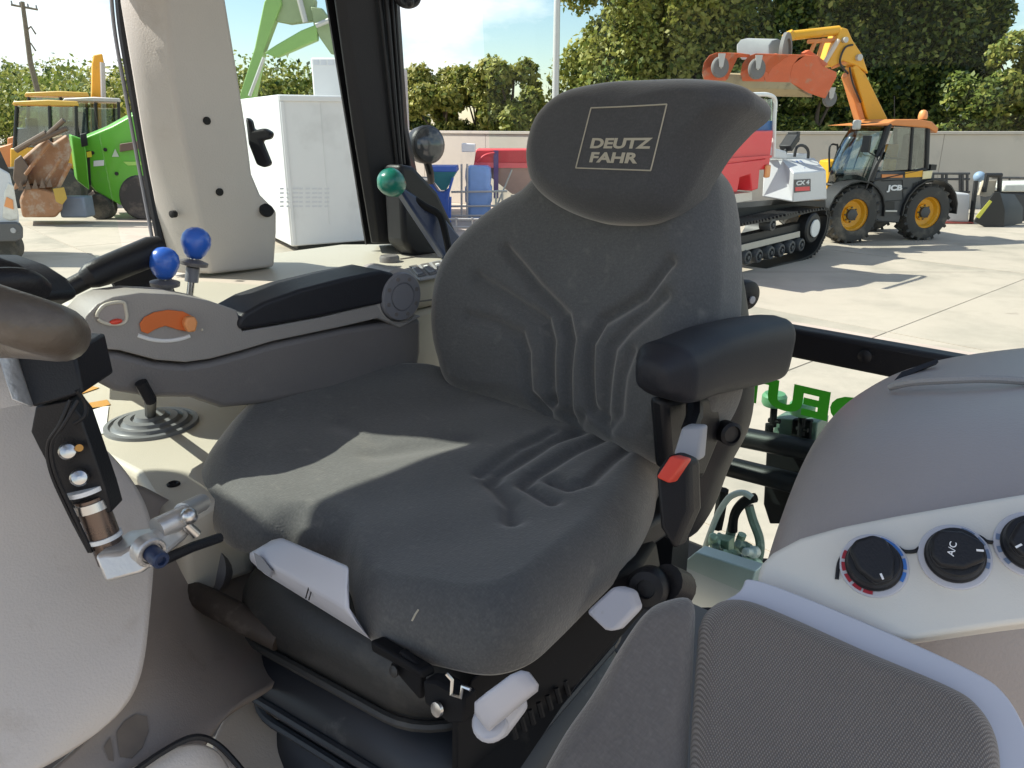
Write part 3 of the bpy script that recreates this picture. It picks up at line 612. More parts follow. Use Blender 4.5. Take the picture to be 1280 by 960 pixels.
mb = MB(); mb.tube(cr([Z(500, 324, zt+.001), Z(520, 321, zt+.001), Z(540, 318, zt+.001)], 4), .002, 6); part("top_groove", mb, m_floor2, top)
def zquad(l, z, h): 
    m2 = MB(); m2.prism([Z(a, b, z) for a, b in l], (0, 0, h)); return m2
sw = part("switch_panel", zquad([(505, 339), (548, 328), (590, 326), (590, 340), (525, 352)], zt-.002, .006), m_lgrey, con, bevel=.002)
for i in range(3):
    x0 = 514+i*14.5; y0 = 334-i*2.4
    part("switch_well", zquad([(x0-3, y0), (x0+7, y0-2), (x0+19, y0+10), (x0+8, y0+13)], zt+.0045, .003), m_dgrey, sw, bevel=.001)
    part("rocker_switch", zquad([(x0+2, y0+4), (x0+8, y0+2.6), (x0+15, y0+8.5), (x0+8.5, y0+11)], zt+.007, .005), m_mgrey, sw, bevel=.0015)
    part("switch_mark", zquad([(x0+1, y0+1.2), (x0+5, y0+.4), (x0+7.4, y0+2.2), (x0+3, y0+3.2)], zt+.0075, .002), m_white, sw)
c = Z(487, 327, zt); mb = MB(); mb.lathe([(.024, -.004), (.024, .010), (.021, .015), (.001, .016)], c, (0, 0, 1), 28); part("cup_cap", mb, m_dgrey, con)
# lower step with boot
zl = 2.02
mb = MB(); mb.prism([Z(a, b, zl) for a, b in [(60, 440), (112, 430), (330, 430), (410, 520), (350, 560), (305, 618), (268, 628), (226, 652), (200, 650), (185, 618), (168, 590), (122, 566), (60, 548)]], (0, 0, -.14)); stp = part("console_step", mb, m_beige, con, bevel=.012, segs=3)
bc = Z(190, 531, zl); mb = MB()
prof = [(.085, 0), (.084, .006), (.076, .007), (.073, .003), (.069, .004), (.066, .011), (.058, .012), (.055, .007), (.051, .008), (.048, .016), (.036, .017), (.033, .012), (.030, .014), (.027, .022), (.012, .024), (.001, .024)]
k = (Z(246, 530, zl)-bc).length/.085; mb.lathe([(r*k, h) for r, h in prof], bc, (0, 0, 1), 48); bt = part("lever_boot", mb, m_boot, con, ang=60)
mb = MB(); mb.tube([bc+V3((0, 0, .02)), D(188, 500, 1.2), D(176, 478, 1.18)], .0095, 10); part("boot_stick", mb, m_black, con)
mb = MB(); mb.lathe([(.010, -.002), (.010, .0025), (.0075, .004), (.004, .0015), (.001, .0015)], Z(217, 606, zl), (0, 0, 1), 20); part("floor_screw", mb, m_blackm, stp)
for l in ([(88, 487), (110, 482), (124, 485), (92, 496)], [(88, 508), (134, 500), (138, 506), (95, 519)]): part("warning_stripe", zquad(l, zl+.001, .001), m_brass, stp)
part("warning_label", zquad([(100, 512), (136, 508), (132, 542), (108, 545)], zl+.001, .001), m_white, stp)
# black shadow well between console top and step
mb = MB(); mb.bb((-1.30, .56, 1.9), (-1.22, .72, 2.1)); 
# ---- levers
def lever(name, label, ball, foot, d, r, bm_, col=None, stem=.006):
    t = thing(name, label, "lever", D(*foot, d+.02), TF, "blue ball levers")
    c = D(*ball, d); mb = MB(); R = Matrix.Identity(3)
    ax = (c-D(*foot, d+.02)).normalized(); mb.lathe([(r*.45, -r*1.15), (r*.72, -r*.85), (r*.95, -r*.3), (r, 0), (r*.93, r*.4), (r*.72, r*.72), (r*.4, r*.92), (.0005, r)], c, ax, 28); part("knob", mb, bm_, t, ang=60)
    mb = MB(); mb.cyl(D(*foot, d+.02), c-ax*r, stem); part("stem", mb, m_chrome, t)
    e = c-ax*r*1.25; mb = MB(); mb.lathe([(r*.5, -.012), (r*.95, -.010), (r*.98, -.004), (r*.5, 0)], e, ax, 24); part("collar", mb, m_dgrey, t)
    mb = MB(); mb.lathe([(stem*1.9, -.035), (stem*1.9, -.010), (stem, -.008)], e-ax*.004, ax, 16); part("sleeve", mb, m_mgrey, t); return t
lever("lift_lever", "blue ball lever lower and nearer the black handle", (205, 327), (207, 372), 1.28, .0245, m_blue)
lever("lift_lever", "blue ball lever standing taller, right against the beige pillar", (245, 302), (237, 372), 1.33, .0250, m_blue)
t = thing("hand_lever", "green ball lever with bent steel rod by the black corner post", "lever", X(562, 320, -1.35))
mb = MB(); c = X(489, 228, -1.42); ax = (c-X(512, 245, -1.42)).normalized(); r = .031
mb.lathe([(r*.35, -r*1.1), (r*.7, -r*.85), (r*.97, -r*.3), (r, .1*r), (r*.92, r*.5), (r*.6, r*.85), (.001, r)], c, ax, 28); part("knob", mb, m_green, t, ang=60)
mb = MB(); mb.tube(cr([c-ax*r*.9, X(530, 257, -1.40), X(545, 265, -1.39), X(552, 274, -1.385), X(558, 298, -1.37), X(563, 324, -1.35)], 6), .0085, 10); part("rod", mb, m_blackm, t)
# ---- black grip handle
t = thing("grip_lever", "black tapered grip lever pointing left in front of the blue ball levers", "lever", D(200, 350, 1.3))
a, b, c_, d_, e_ = D(40, 384, 1.16), D(108, 349, 1.2), D(114, 345, 1.2), D(190, 314, 1.29), D(203, 309, 1.3)
mb = MB(); mb.cyl(a, b, .013, .0145); part("shaft", mb, m_black, t)
mb = MB(); mb.tube([b, c_, c_.lerp(d_, .15), d_, e_], [.016, .0205, .0225, .0250, .020], 20); part("grip", mb, m_black, t, ang=40)
mb = MB(); mb.prism([D(135, 352, 1.32), D(196, 328, 1.36), D(205, 350, 1.36), D(150, 368, 1.32)], V3((0, .02, -.03))); part("handle_base", mb, m_black, t, bevel=.004)
# ---- front part of console that carries the grip
mb = MB(); mb.prism([Z(a, b, 2.18) for a, b in [(72, 402), (78, 383), (98, 372), (150, 366), (200, 372), (205, 400)]], (0, 0, -.08)); part("console_nose", mb, m_cream, con, bevel=.008, segs=3)

# ================================================================== FLOOR PANELS (left foreground)
def sheet(rows, thick=.012): 
    m2 = MB(); m2.grid([[D(*p) for p in r] for r in rows]); return m2
fl = thing("floor_cover", "large smooth beige floor cover at the lower left, in front of the seat base", "floor cover", (-1.05, .35, 1.5))
rows = [[(-110, 430, 1.05), (20, 480, 1.08), (80, 520, 1.10), (128, 556, 1.11)], [(-110, 520, 1.0), (20, 540, 1.03), (100, 558, 1.06), (160, 590, 1.08)], [(-110, 600, .96), (40, 600, .99), (120, 610, 1.02), (190, 640, 1.04)],
        [(-110, 720, .90), (40, 710, .92), (130, 700, .95), (194, 700, .985)], [(-110, 820, .84), (40, 810, .86), (120, 790, .89), (186, 775, .93)], [(-110, 920, .80), (30, 905, .82), (110, 880, .85), (178, 868, .89)], [(-110, 1010, .77), (0, 985, .79), (60, 958, .82), (120, 920, .86)]]
part("cover_panel", sheet(rows), m_floor, fl, sub=3, solid=.012)
rows = [[(150, 590, 1.09), (200, 620, 1.13), (262, 650, 1.2), (380, 640, 1.3)], [(190, 680, 1.03), (208, 700, 1.08), (270, 720, 1.22), (380, 740, 1.3)], [(185, 760, .97), (212, 770, 1.04), (262, 780, 1.15), (380, 800, 1.25)],
        [(176, 860, .92), (215, 850, .97), (270, 860, 1.02), (360, 850, 1.12)], [(90, 945, .87), (190, 905, .92), (235, 905, .95), (300, 870, 1.02)], [(0, 1010, .82), (120, 975, .87), (200, 950, .9), (260, 925, .95)], [(-80, 1100, .80), (60, 1060, .84), (160, 1020, .88), (230, 980, .93)]]
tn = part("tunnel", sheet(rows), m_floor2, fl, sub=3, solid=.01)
rows = [[(262, 935, 1.08), (285, 885, 1.14), (360, 820, 1.30)], [(270, 945, 1.06), (340, 940, 1.14), (460, 900, 1.30)], [(330, 995, 1.05), (400, 1010, 1.14), (520, 1000, 1.30)], [(360, 1110, 1.05), (440, 1110, 1.14), (560, 1100, 1.30)]]
part("seat_plinth", sheet(rows), m_floor, fl, sub=3, solid=.01)
rows = [[(120, 985, .86), (190, 945, .89), (240, 925, .91), (275, 935, .93)], [(150, 1000, .85), (210, 960, .88), (250, 945, .90), (300, 985, .92)], [(200, 1060, .85), (240, 1030, .87), (280, 1020, .89), (330, 1060, .91)]]
part("floor_mat", sheet(rows), m_floor, fl, sub=3, solid=.012)
mb = MB(); mb.tube(cr([D(150, 978, .858), D(200, 942, .880), D(240, 922, .90), D(268, 928, .915), D(296, 955, .915), D(330, 1000, .915)], 6), .0038, 8); part("mat_edge", mb, m_black, fl)
bpy.context.view_layer.update()
_te = tn.evaluated_get(bpy.context.evaluated_depsgraph_get())
def STAIN(a, b):
    Mi = tn.matrix_world.inverted(); o = Mi @ O; d = (Mi.to_3x3() @ ray(a, b)); L_ = d.length
    ok, loc, n_, i_ = _te.ray_cast(o, d.normalized())
    return ((loc-o).length/L_-.0015) if ok else .9
# hole in the tunnel wall, foot lever in it, stains
c = D(245, 712, 1.17); nn = (TF.to_3x3().inverted() @ V3((-.1, -.8, .35))).normalized()
mb = MB(); mb.lathe([(.05, -.02), (.05, .004), (.047, .005), (.001, .0055)], c, nn, 28); part("access_plate", mb, m_dgrey, tn)
mb = MB(); mb.lathe([(.04, -.012), (.04, .004), (.001, .005)], D(222, 752, 1.13), nn, 24); part("access_plate", mb, m_dgrey, tn)
ped = thing("foot_pedal", "worn black pedal rod lying in the shadow left of the seat bellows", "pedal", D(300, 765, 1.12))
mb = MB(); mb.tube([D(232, 735, 1.13), D(262, 752, 1.11), D(300, 772, 1.08), D(350, 800, 1.06)], [.014, .019, .019, .016], 12); part("rod", mb, mat("corroded pedal steel", (.05, .038, .03), .6, .2, var=.4, vs=30, dirt=(.12, .10, .085), ds=25, dth=.55, bump=.5, bs=80), ped)
m_stain = mat("dried oil stain", (.16, .125, .095), .6, var=.4, vs=30)
for l in ([(146, 916), (156, 902), (170, 893), (184, 896), (186, 914), (178, 935), (165, 948), (150, 946)], [(130, 934), (138, 922), (141, 937), (142, 952), (136, 950)]):
    dg = None
    mb = MB(); cx_ = sum(p[0] for p in l)/len(l)
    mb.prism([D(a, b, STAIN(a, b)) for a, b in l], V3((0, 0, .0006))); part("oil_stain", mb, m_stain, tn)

# ================================================================== LEFT FENDER CONSOLE WITH CLIMATE PANEL
fen = thing("fender_console", "big taupe fender hump at the right with pale climate panel", "fender console", (-.1, .8, 1.6))
rows = [[(890, 1040, .80), (900, 1040, .74), (1000, 1040, .70), (1150, 1040, .68), (1400, 1040, .66)],
        [(945, 760, .76), (925, 775, .69), (1000, 800, .655), (1150, 805, .635), (1400, 770, .615)],
        [(965, 712, .78), (945, 714, .69), (1010, 690, .665), (1150, 660, .645), (1400, 615, .63)],
        [(985, 655, .86), (960, 655, .75), (1030, 622, .71), (1160, 590, .685), (1400, 560, .67)],
        [(1022, 565, .95), (995, 563, .84), (1062, 536, .79), (1170, 510, .77), (1400, 500, .76)],
        [(1058, 520, 1.04), (1032, 514, .93), (1092, 497, .88), (1182, 485, .86), (1400, 480, .86)],
        [(1082, 502, 1.12), (1062, 493, 1.03), (1112, 474, 1.0), (1192, 458, 1.0), (1400, 445, 1.0)],
        [(1130, 485, 1.24), (1118, 462, 1.16), (1160, 444, 1.16), (1220, 429, 1.17), (1400, 410, 1.18)],
        [(1150, 520, 1.30), (1140, 500, 1.28), (1180, 480, 1.28), (1240, 470, 1.30), (1400, 455, 1.32)]]
hump = part("fender_hump", sheet(rows), m_taupe, fen, sub=3, solid=.012)
mb = MB(); mb.tube(cr([D(1112, 484, .905), D(1140, 478, .885), D(1190, 475, .865), D(1240, 474, .86), D(1300, 478, .86)], 6), .0045, 8); part("trim_rib", mb, m_tgrey, fen)
mb = MB(); mb.prism([D(1112, 482, 1.0), D(1124, 468, 1.02), D(1168, 452, 1.03), D(1170, 456, 1.03), D(1128, 474, 1.015)], V3((.004, -.006, .006))); part("vent_slot", mb, m_black, fen)
A0, B0, C0 = D(955, 712, .665), D(1310, 612, .61), D(1200, 792, .590)
pn = (B0-A0).cross(C0-A0).normalized()
if pn.z < 0: pn = -pn
if pn.dot(TF.inverted() @ O - A0) < 0: pn = -pn
def pp(px, py, o=0.0): return on(px, py, A0+pn*o, pn)
ol = [(946, 722), (952, 704), (966, 690), (1000, 672), (1050, 658), (1120, 644), (1200, 630), (1330, 608), (1330, 772), (1240, 784), (1144, 798), (1060, 800), (990, 780), (955, 745)]
mb = MB(); mb.prism([pp(*p) for p in ol], -pn*.03); clim = part("climate_panel", mb, m_panel, fen, bevel=.004, segs=3)
# recess strip joining the dials
mb = MB(); mb.tube(cr([pp(1046, 724, .001), pp(1050, 700, .001), pp(1064, 685, .001), pp(1090, 676, .001), pp(1118, 682, .001), pp(1130, 689, .001), pp(1143, 689, .001), pp(1150, 684, .001), pp(1164, 668, .001), pp(1192, 662, .001), pp(1222, 670, .001), pp(1234, 677, .001), pp(1246, 676, .001), pp(1256, 660, .001), pp(1275, 651, .001), pp(1300, 648, .001)], 5), .0016, 8); part("recess_edge", mb, m_black, clim)
u_ = (pp(1192, 693)-pp(1092, 707)).normalized(); v_ = pn.cross(u_)
def dial(px, py, marks):
    c = pp(px, py, .001); R_ = .0262
    mb = MB(); mb.lathe([(R_, -.004), (R_, .001), (R_*.97, .0018), (.001, .0018)], c, pn, 40); dl = part("dial_plate", mb, m_lav, clim)
    for a0, a1, m_ in marks:
        m2 = MB(); pts = []
        for k in range(5): a = a0+(a1-a0)*k/4; pts.append(c+(u_*cos(a)+v_*sin(a))*R_*.93+pn*.0022)
        for k in range(5): a = a1+(a0-a1)*k/4; pts.append(c+(u_*cos(a)+v_*sin(a))*R_*.76+pn*.0022)
        m2.prism(pts, pn*.0006); part("dial_mark", m2, m_, dl)
    return c
m_dred = mat("dark red print", (.35, .015, .03), .6, var=.02); m_dblue = mat("blue print", (.05, .19, .55), .6, var=.02); m_dnavy = mat("grey blue print", (.16, .22, .34), .6, var=.02)
R2 = radians
c1 = dial(1092, 707, [(R2(a), R2(a+18), m_dred) for a in (140, 165, 190, 214, 236)]+[(R2(10), R2(62), m_dblue), (R2(-18), R2(4), m_dblue), (R2(-44), R2(-24), m_dblue)])
c2 = dial(1193, 696, [(R2(38), R2(62), m_dnavy), (R2(12), R2(30), m_dnavy), (R2(-14), R2(4), m_dnavy), (R2(-34), R2(-22), m_dnavy)])
c3 = dial(1290, 681, [(R2(a), R2(a+12), m_dnavy) for a in (150, 175, 200)])
def knob(c, txt, ang, r):
    up = pn
    mb = MB(); mb.lathe([(r*1.06, .002), (r*1.06, .006), (r, .007), (r*.97, .014), (r*.93, .0165), (r*.3, .0175), (.001, .0175)], c, up, 40); k = part("climate_knob", mb, m_black, fen, bevel=.0008)
    d = u_*cos(ang)+v_*sin(ang); s_ = up.cross(d)
    mb = MB(); mb.prism([c+up*.0165+d*r*.90+s_*r*.34, c+up*.0165+d*r*.2+s_*r*.72, c+up*.0165-d*r*.6+s_*r*.72, c+up*.0165-d*r*.90+s_*r*.34, c+up*.0165-d*r*.90-s_*r*.34, c+up*.0165-d*r*.6-s_*r*.72, c+up*.0165+d*r*.2-s_*r*.72, c+up*.0165+d*r*.90-s_*r*.34], up*.0075); part("grip_ridge", mb, m_black, k, bevel=.003, segs=3)
    mb = MB(); o = c+up*.0242; mb.prism([o+d*r*.86+s_*.0008, o+d*r*.62+s_*.0008, o+d*r*.62-s_*.0008, o+d*r*.86-s_*.0008], up*.0004); part("pointer_mark", mb, m_print, k)
    if txt:
        mb = MB(); td = (u_*cos(radians(60))+v_*sin(radians(60)))
        tu = (u_*cos(radians(-28))+v_*sin(radians(-28))); tv = up.cross(tu)
        tu, tv = -(-u_*cos(radians(62))-v_*sin(radians(62))), None
        tv = up.cross(tu); mb.text(txt, c+up*.0246-tu*.0065-tv*.001+(-d)*.002, tu, tv, .0050, offset=.01); part("knob_text", mb, m_print, k)
knob(c1, None, radians(-82), .0205); knob(c2, "A/C", radians(-14), .0205); knob(c3, None, radians(200), .0205)
# lower skirt under the climate panel is the same hump

# ================================================================== PASSENGER SEAT (folded, lower right)
bs = thing("passenger_seat", "folded brown-grey passenger seat with pale plastic shell, lower right corner", "passenger seat", (-.2, .3, 1.5))
A1, B1, C1 = D(860, 740, .63), D(1230, 880, .545), D(800, 960, .555)
bn = (B1-A1).cross(C1-A1).normalized()
if bn.dot(TF.inverted() @ O - A1) < 0: bn = -bn
bu = (B1-A1).normalized(); bv = bn.cross(bu)
def b2(px, py, o=0.0):
    q = on(px, py, A1+bn*o, bn)-A1-bn*o; return (q.dot(bu), q.dot(bv))
ol = [(872, 800), (876, 772), (888, 754), (908, 744), (938, 746), (990, 766), (1085, 808), (1188, 852), (1226, 876), (1250, 914), (1258, 966), (1262, 1080), (1100, 1130), (950, 1130), (862, 1100), (862, 960)]
mb = pillow([b2(*p) for p in ol], A1, bu, bv, bn, lambda a, b: .004, .016, .012, NA=160, NR=30); part("seat_pad", mb, m_buddy, bs, ang=60)
ol = [(866, 742), (868, 800), (860, 950), (858, 1110), (760, 1120), (640, 1060), (664, 985), (700, 915), (738, 860), (775, 800), (804, 760), (830, 743)]
mb = pillow([b2(*p) for p in ol], A1-bn*.004, bu, bv, bn, lambda a, b: .010-.05*max(0, (-.03-a))**1.2, .022, .012, NA=140, NR=28); part("side_bolster", mb, m_buddy2, bs, ang=60)
ol = [(925, 738), (940, 724), (1010, 748), (1110, 790), (1215, 838), (1255, 866), (1282, 912), (1290, 960), (1290, 1090), (1100, 1140), (900, 1120), (880, 800)]
mb = MB(); sp = [p for p in cr([V3((*b2(px, py, -.015), 0)) for px, py in ol], 6, True)]
mb.prism([A1-bn*.015+bu*p.x+bv*p.y for p in sp], -bn*.03); part("seat_shell", mb, m_lav, bs, bevel=.006, segs=3)

# ================================================================== MONITOR BRACKET (left) AND STEERING WHEEL
br = thing("monitor_bracket", "black bracket arm on dark steel tube with zip ties and aluminium clamp at the left", "bracket", D(130, 720, .86))
dB = .80
mb = MB(); mb.prism([D(18, 436, dB), D(92, 438, dB), D(104, 492, dB), D(40, 510, dB)], V3((-.05, .05, 0))); part("mount_box", mb, m_black, br, bevel=.003)
mb = MB(); mb.prism([D(-6, 440, dB-.02), D(14, 436, dB-.003), D(40, 510, dB-.003), D(14, 500, dB-.02)], V3((-.02, .02, 0))); part("side_plate", mb, m_alu, br, bevel=.002)
mb = MB(); mb.prism([D(44, 508, dB+.01), D(84, 500, dB+.01), D(100, 520, dB+.015), D(132, 612, dB+.04), D(140, 640, dB+.05), D(96, 655, dB+.05), D(80, 620, dB+.04), D(48, 560, dB+.02), D(38, 540, dB+.015)], V3((-.02, .02, 0))); ar = part("arm_plate", mb, m_black, br, bevel=.002)
cn = (TF.inverted() @ O-D(85, 565, dB)).normalized()
for px, py, d in ((85, 564, dB+.018), (99, 597, dB+.028)):
    mb = MB(); mb.lathe([(.0095, 0), (.0095, .003), (.0075, .0065), (.003, .008), (.001, .008)], D(px, py, d), cn, 20); part("bolt", mb, m_chrome, ar)
mb = MB(); mb.lathe([(.004, 0), (.004, .003), (.001, .003)], D(99, 560, dB+.018), cn, 12); part("bolt", mb, m_brass, ar)
for o in (0, 5):
    mb = MB(); mb.tube(cr([D(88+o*2, 500, dB-.01), D(74+o, 532, dB-.01), D(60+o, 556, dB), D(64+o, 590, dB+.01), D(86+o, 640, dB+.03), D(112+o*.5, 690, dB+.05)], 6), .0022, 8); part("cable", mb, m_black, br)
mb = MB(); mb.tube(cr([D(96, 488, dB-.01), D(107, 505, dB), D(106, 520, dB), D(92, 530, dB)], 6), .0022, 8); part("cable", mb, m_black, br)
ta, tb = D(112, 622, .85), D(142, 700, .87)
mb = MB(); mb.cyl(ta, tb, .0165, seg=28); tu = part("steel_tube", mb, m_dtube, br)
tx = (tb-ta).normalized()
mb = MB(); mb.lathe([(.0165, -.004), (.0185, -.004), (.0190, .006), (.0165, .006)], ta.lerp(tb, .10), tx, 28); part("tube_collar", mb, m_chrome, tu)
for f, rr_, s_ in ((.0, .021, -.010), (.62, .0185, 0)):
    mb = MB(); mb.lathe([(rr_-.002, -.0025), (rr_, -.0025), (rr_, .0025), (rr_-.002, .0025)], ta.lerp(tb, f)+tx*s_, tx, 28); mb.box(ta.lerp(tb, f)+tx*s_+V3((-.012, -.016, .002)), (.007, .008, .006)); part("zip_tie", mb, m_white, tu)
# aluminium clamp
mb = MB(); mb.prism([D(116, 694, .835), D(150, 690, .84), D(178, 672, .85), D(192, 676, .85), D(200, 700, .845), D(176, 718, .84), D(130, 731, .835)], V3((-.03, .05, .0))); cl = part("clamp_block", mb, m_alu, br, bevel=.005, segs=3)
pc = D(188, 690, .838); pxn = (TF.to_3x3().inverted() @ V3((.75, -.6, -.1))).normalized()
mb = MB(); mb.lathe([(.017, -.012), (.017, .002), (.0155, .004), (.012, .004), (.011, .001), (.001, .001)], pc, pxn, 32)
for k in range(22):
    a = 2*pi*k/22; o1 = pxn.orthogonal().normalized(); o2 = pxn.cross(o1); mb.box(pc+pxn*.0035+(o1*cos(a)+o2*sin(a))*.0145, (.0016, .0016, .0016))
part("toothed_disc", mb, m_alu, br)
mb = MB(); mb.lathe([(.0095, 0), (.0095, .020), (.008, .022), (.005, .022), (.0045, .018), (.001, .018)], pc+pxn*.002, pxn, 20); part("clamp_bolt", mb, m_navy, br)
mb = MB(); mb.cyl(D(196, 662, .87), D(232, 645, .90), .0135, seg=20); part("cross_tube", mb, m_alu, br)
mb = MB(); mb.tube([D(205, 700, .86), D(240, 684, .90), D(275, 672, .94)], .006, 10); part("clamp_arm", mb, m_black, br)
mb = MB(); mb.ball(D(236, 645, .885), .010); mb.cyl(D(232, 655, .89), D(246, 668, .90), .006); part("wing_nut", mb, m_chrome, br)
mb = MB(); mb.tube([D(228, 640, .90), D(242, 633, .93), D(252, 628, .96)], .011, 12); part("cross_tube", mb, m_alu, br)

sw_ = thing("steering_wheel", "worn brown-grey steering wheel rim poking in at the left edge", "steering wheel", D(-40, 420, .5))
pts = [D(-260, 300, .47), D(-120, 345, .455), D(-30, 382, .45), D(36, 404, .45), D(68, 414, .465), D(78, 419, .50), D(72, 423, .545), D(30, 422, .60), D(-40, 420, .64), D(-200, 400, .68)]
mb = MB(); mb.tube(cr(pts, 8), .0165, 24); part("rim", mb, m_tan, sw_, ang=80)
mb = MB(); mb.tube(cr([D(-150, 390, .62), D(-80, 360, .64), D(-10, 352, .66), D(30, 352, .68), D(48, 362, .70)], 6), .012, 12); part("spoke", mb, m_black, sw_)
dsh = thing("dash_cowl", "dark curved dash edge behind the steering wheel rim at the left edge", "dashboard", D(0, 350, 1.0))
mb = MB(); mb.prism([D(-120, 320, .95), D(-20, 318, .95), D(14, 330, .95), D(42, 348, .95), D(60, 372, .95), D(20, 392, .95), D(-120, 392, .95)], V3((-.03, .05, -.01))); part("cowl", mb, m_black, dsh, bevel=.01, segs=3)
# front boot/fabric seen left of the bracket
fb = single("front_sleeve", "dull beige fabric sleeve at the left edge behind the bracket", "sleeve", MB().tube(cr([D(-60, 470, 1.10), D(-10, 505, 1.10), D(14, 560, 1.12)], 6), [.07]*13, 20), m_floor, D(-10, 520, 1.1), ang=60)
# ================================================================== YARD: GROUND, SLABS, WALL
m_conc = mat("yard concrete", (.46, .39, .318), .85, var=.10, vs=1.2, bump=.3, bs=30, dirt=(.33, .29, .235), ds=.45, dth=.48)
def concrete_marks(m):
    n, l = m.node_tree.nodes, m.node_tree.links; b = n['Principled BSDF']; src = b.inputs['Base Color'].links[0].from_socket
    g = n.new('ShaderNodeNewGeometry'); last = src
    for rot, sc, lo, hi, col, amt in ((.25, (.06, 1.3, 1), .58, .68, (.24, .205, .165), .55), (-.5, (.05, 1.0, 1), .60, .70, (.27, .23, .19), .5), (0, (.9, .9, 1), .66, .72, (.17, .145, .115), .6), (0, (3.5, 3.5, 1), .70, .75, (.20, .17, .14), .5), (0, (.25, .25, 1), .45, .75, (.52, .44, .36), .7)):
        mp_ = n.new('ShaderNodeMapping'); mp_.inputs['Rotation'].default_value = (0, 0, rot); mp_.inputs['Scale'].default_value = sc
        z = n.new('ShaderNodeTexNoise'); z.inputs['Scale'].default_value = 1.0; z.inputs['Detail'].default_value = 7; z.inputs['Roughness'].default_value = .62
        c = n.new('ShaderNodeValToRGB'); c.color_ramp.elements[0].position = lo; c.color_ramp.elements[1].position = hi; c.color_ramp.elements[1].color = (amt, amt, amt, 1)
        x = n.new('ShaderNodeMixRGB'); x.inputs[2].default_value = col+(1,)
        l.new(g.outputs['Position'], mp_.inputs[0]); l.new(mp_.outputs[0], z.inputs['Vector']); l.new(z.outputs['Fac'], c.inputs[0]); l.new(c.outputs[0], x.inputs[0]); l.new(last, x.inputs[1]); last = x.outputs[0]
    l.new(last, b.inputs['Base Color'])
concrete_marks(m_conc)
m_joint = mat("joint filler", (.16, .14, .12), .9)
m_wall = mat("wall concrete", (.53, .475, .41), .85, var=.10, vs=1.0, bump=.3, bs=20, dirt=(.42, .385, .34), ds=.8, dth=.52)
mb = MB(); mb.bb((-900, -900, -.5), (900, 900, -.02)); gr = bpy.data.objects.new("ground", mesh("ground", mb, m_joint)); link(gr); gr['kind'] = 'structure'; INFO['ground'] = V3()
ga, gb = WZ(1110, 415), WZ(1270, 353); jd = (gb-ga); jd.z = 0; jd.normalize(); jn = V3((-jd.y, jd.x, 0))
sl_me = None
def slab(u, v, du, dv, me_cache={}):
    k = (round(du, 2), round(dv, 2))
    if k not in me_cache:
        m2 = MB(); m2.bb((-du/2+.012, -dv/2+.012, -.02), (du/2-.012, dv/2-.012, 0)); me_cache[k] = mesh("concrete_slab", m2, m_conc)
    o = bpy.data.objects.new("concrete_slab", me_cache[k]); link(o); o.parent = gr
    c = ga+jd*u+jn*v; o.matrix_local = Matrix.Translation((c.x, c.y, random.uniform(-.002, .002))) @ Matrix.Rotation(math.atan2(jd.y, jd.x), 4, 'Z')
for i in range(-9, 8):
    for j in range(-8, 9):
        c = ga+jd*(6.0*i+3.0)+jn*(5.0*j+2.5)
        if -7 < c.y < 42 and abs(c.x) < 12+.85*max(0, c.y): slab(6.0*i+3.0, 5.0*j+2.5, 6.0, 5.0)
mb = MB(); mb.prism([V3((-700, -700, -.016)), V3((700, -700, -.016)), V3((700, 700, -.016)), V3((-700, 700, -.016))], (0, 0, .008)); 
o = single("yard_apron", "x", "x", mb, m_conc, (0, 0, 0), WF); del o['label'], o['category']; o['kind'] = 'structure'; o.name = "yard"
wl = thing("boundary_wall", "long pale concrete panel wall across the back of the yard below the trees", "wall", (12, 25, 0), WF)
x = 1.4
while x < 34:
    mb = MB(); mb.bb((x+.006, 25+(x*.002), 0), (x+2.994, 25.18+(x*.002), 2.24)); part("wall_panel", mb, m_wall, wl, bevel=.01)
    x += 3.0
mb = MB(); mb.bb((1.38, 24.96, 2.243), (35, 25.24, 2.33)); part("coping", mb, m_wall, wl, bevel=.01)

LW = Matrix.Translation((-5.2, 29.2, 0)) @ Matrix.Rotation(math.atan2(-.6, .8), 4, 'Z')
wl2 = thing("side_wall", "sunlit cream wall behind the hoppers, left of the headrest, joining the long grey wall", "wall", (4, 0, 0), LW)
for i in range(3):
    mb = MB(); mb.bb((i*2.72+.005, 0, 0), (i*2.72+2.715, .18, 2.24)); part("wall_panel", mb, m_wall, wl2, bevel=.01)
mb = MB(); mb.bb((-.02, -.04, 2.243), (8.2, .22, 2.33)); part("coping", mb, m_wall, wl2, bevel=.01)

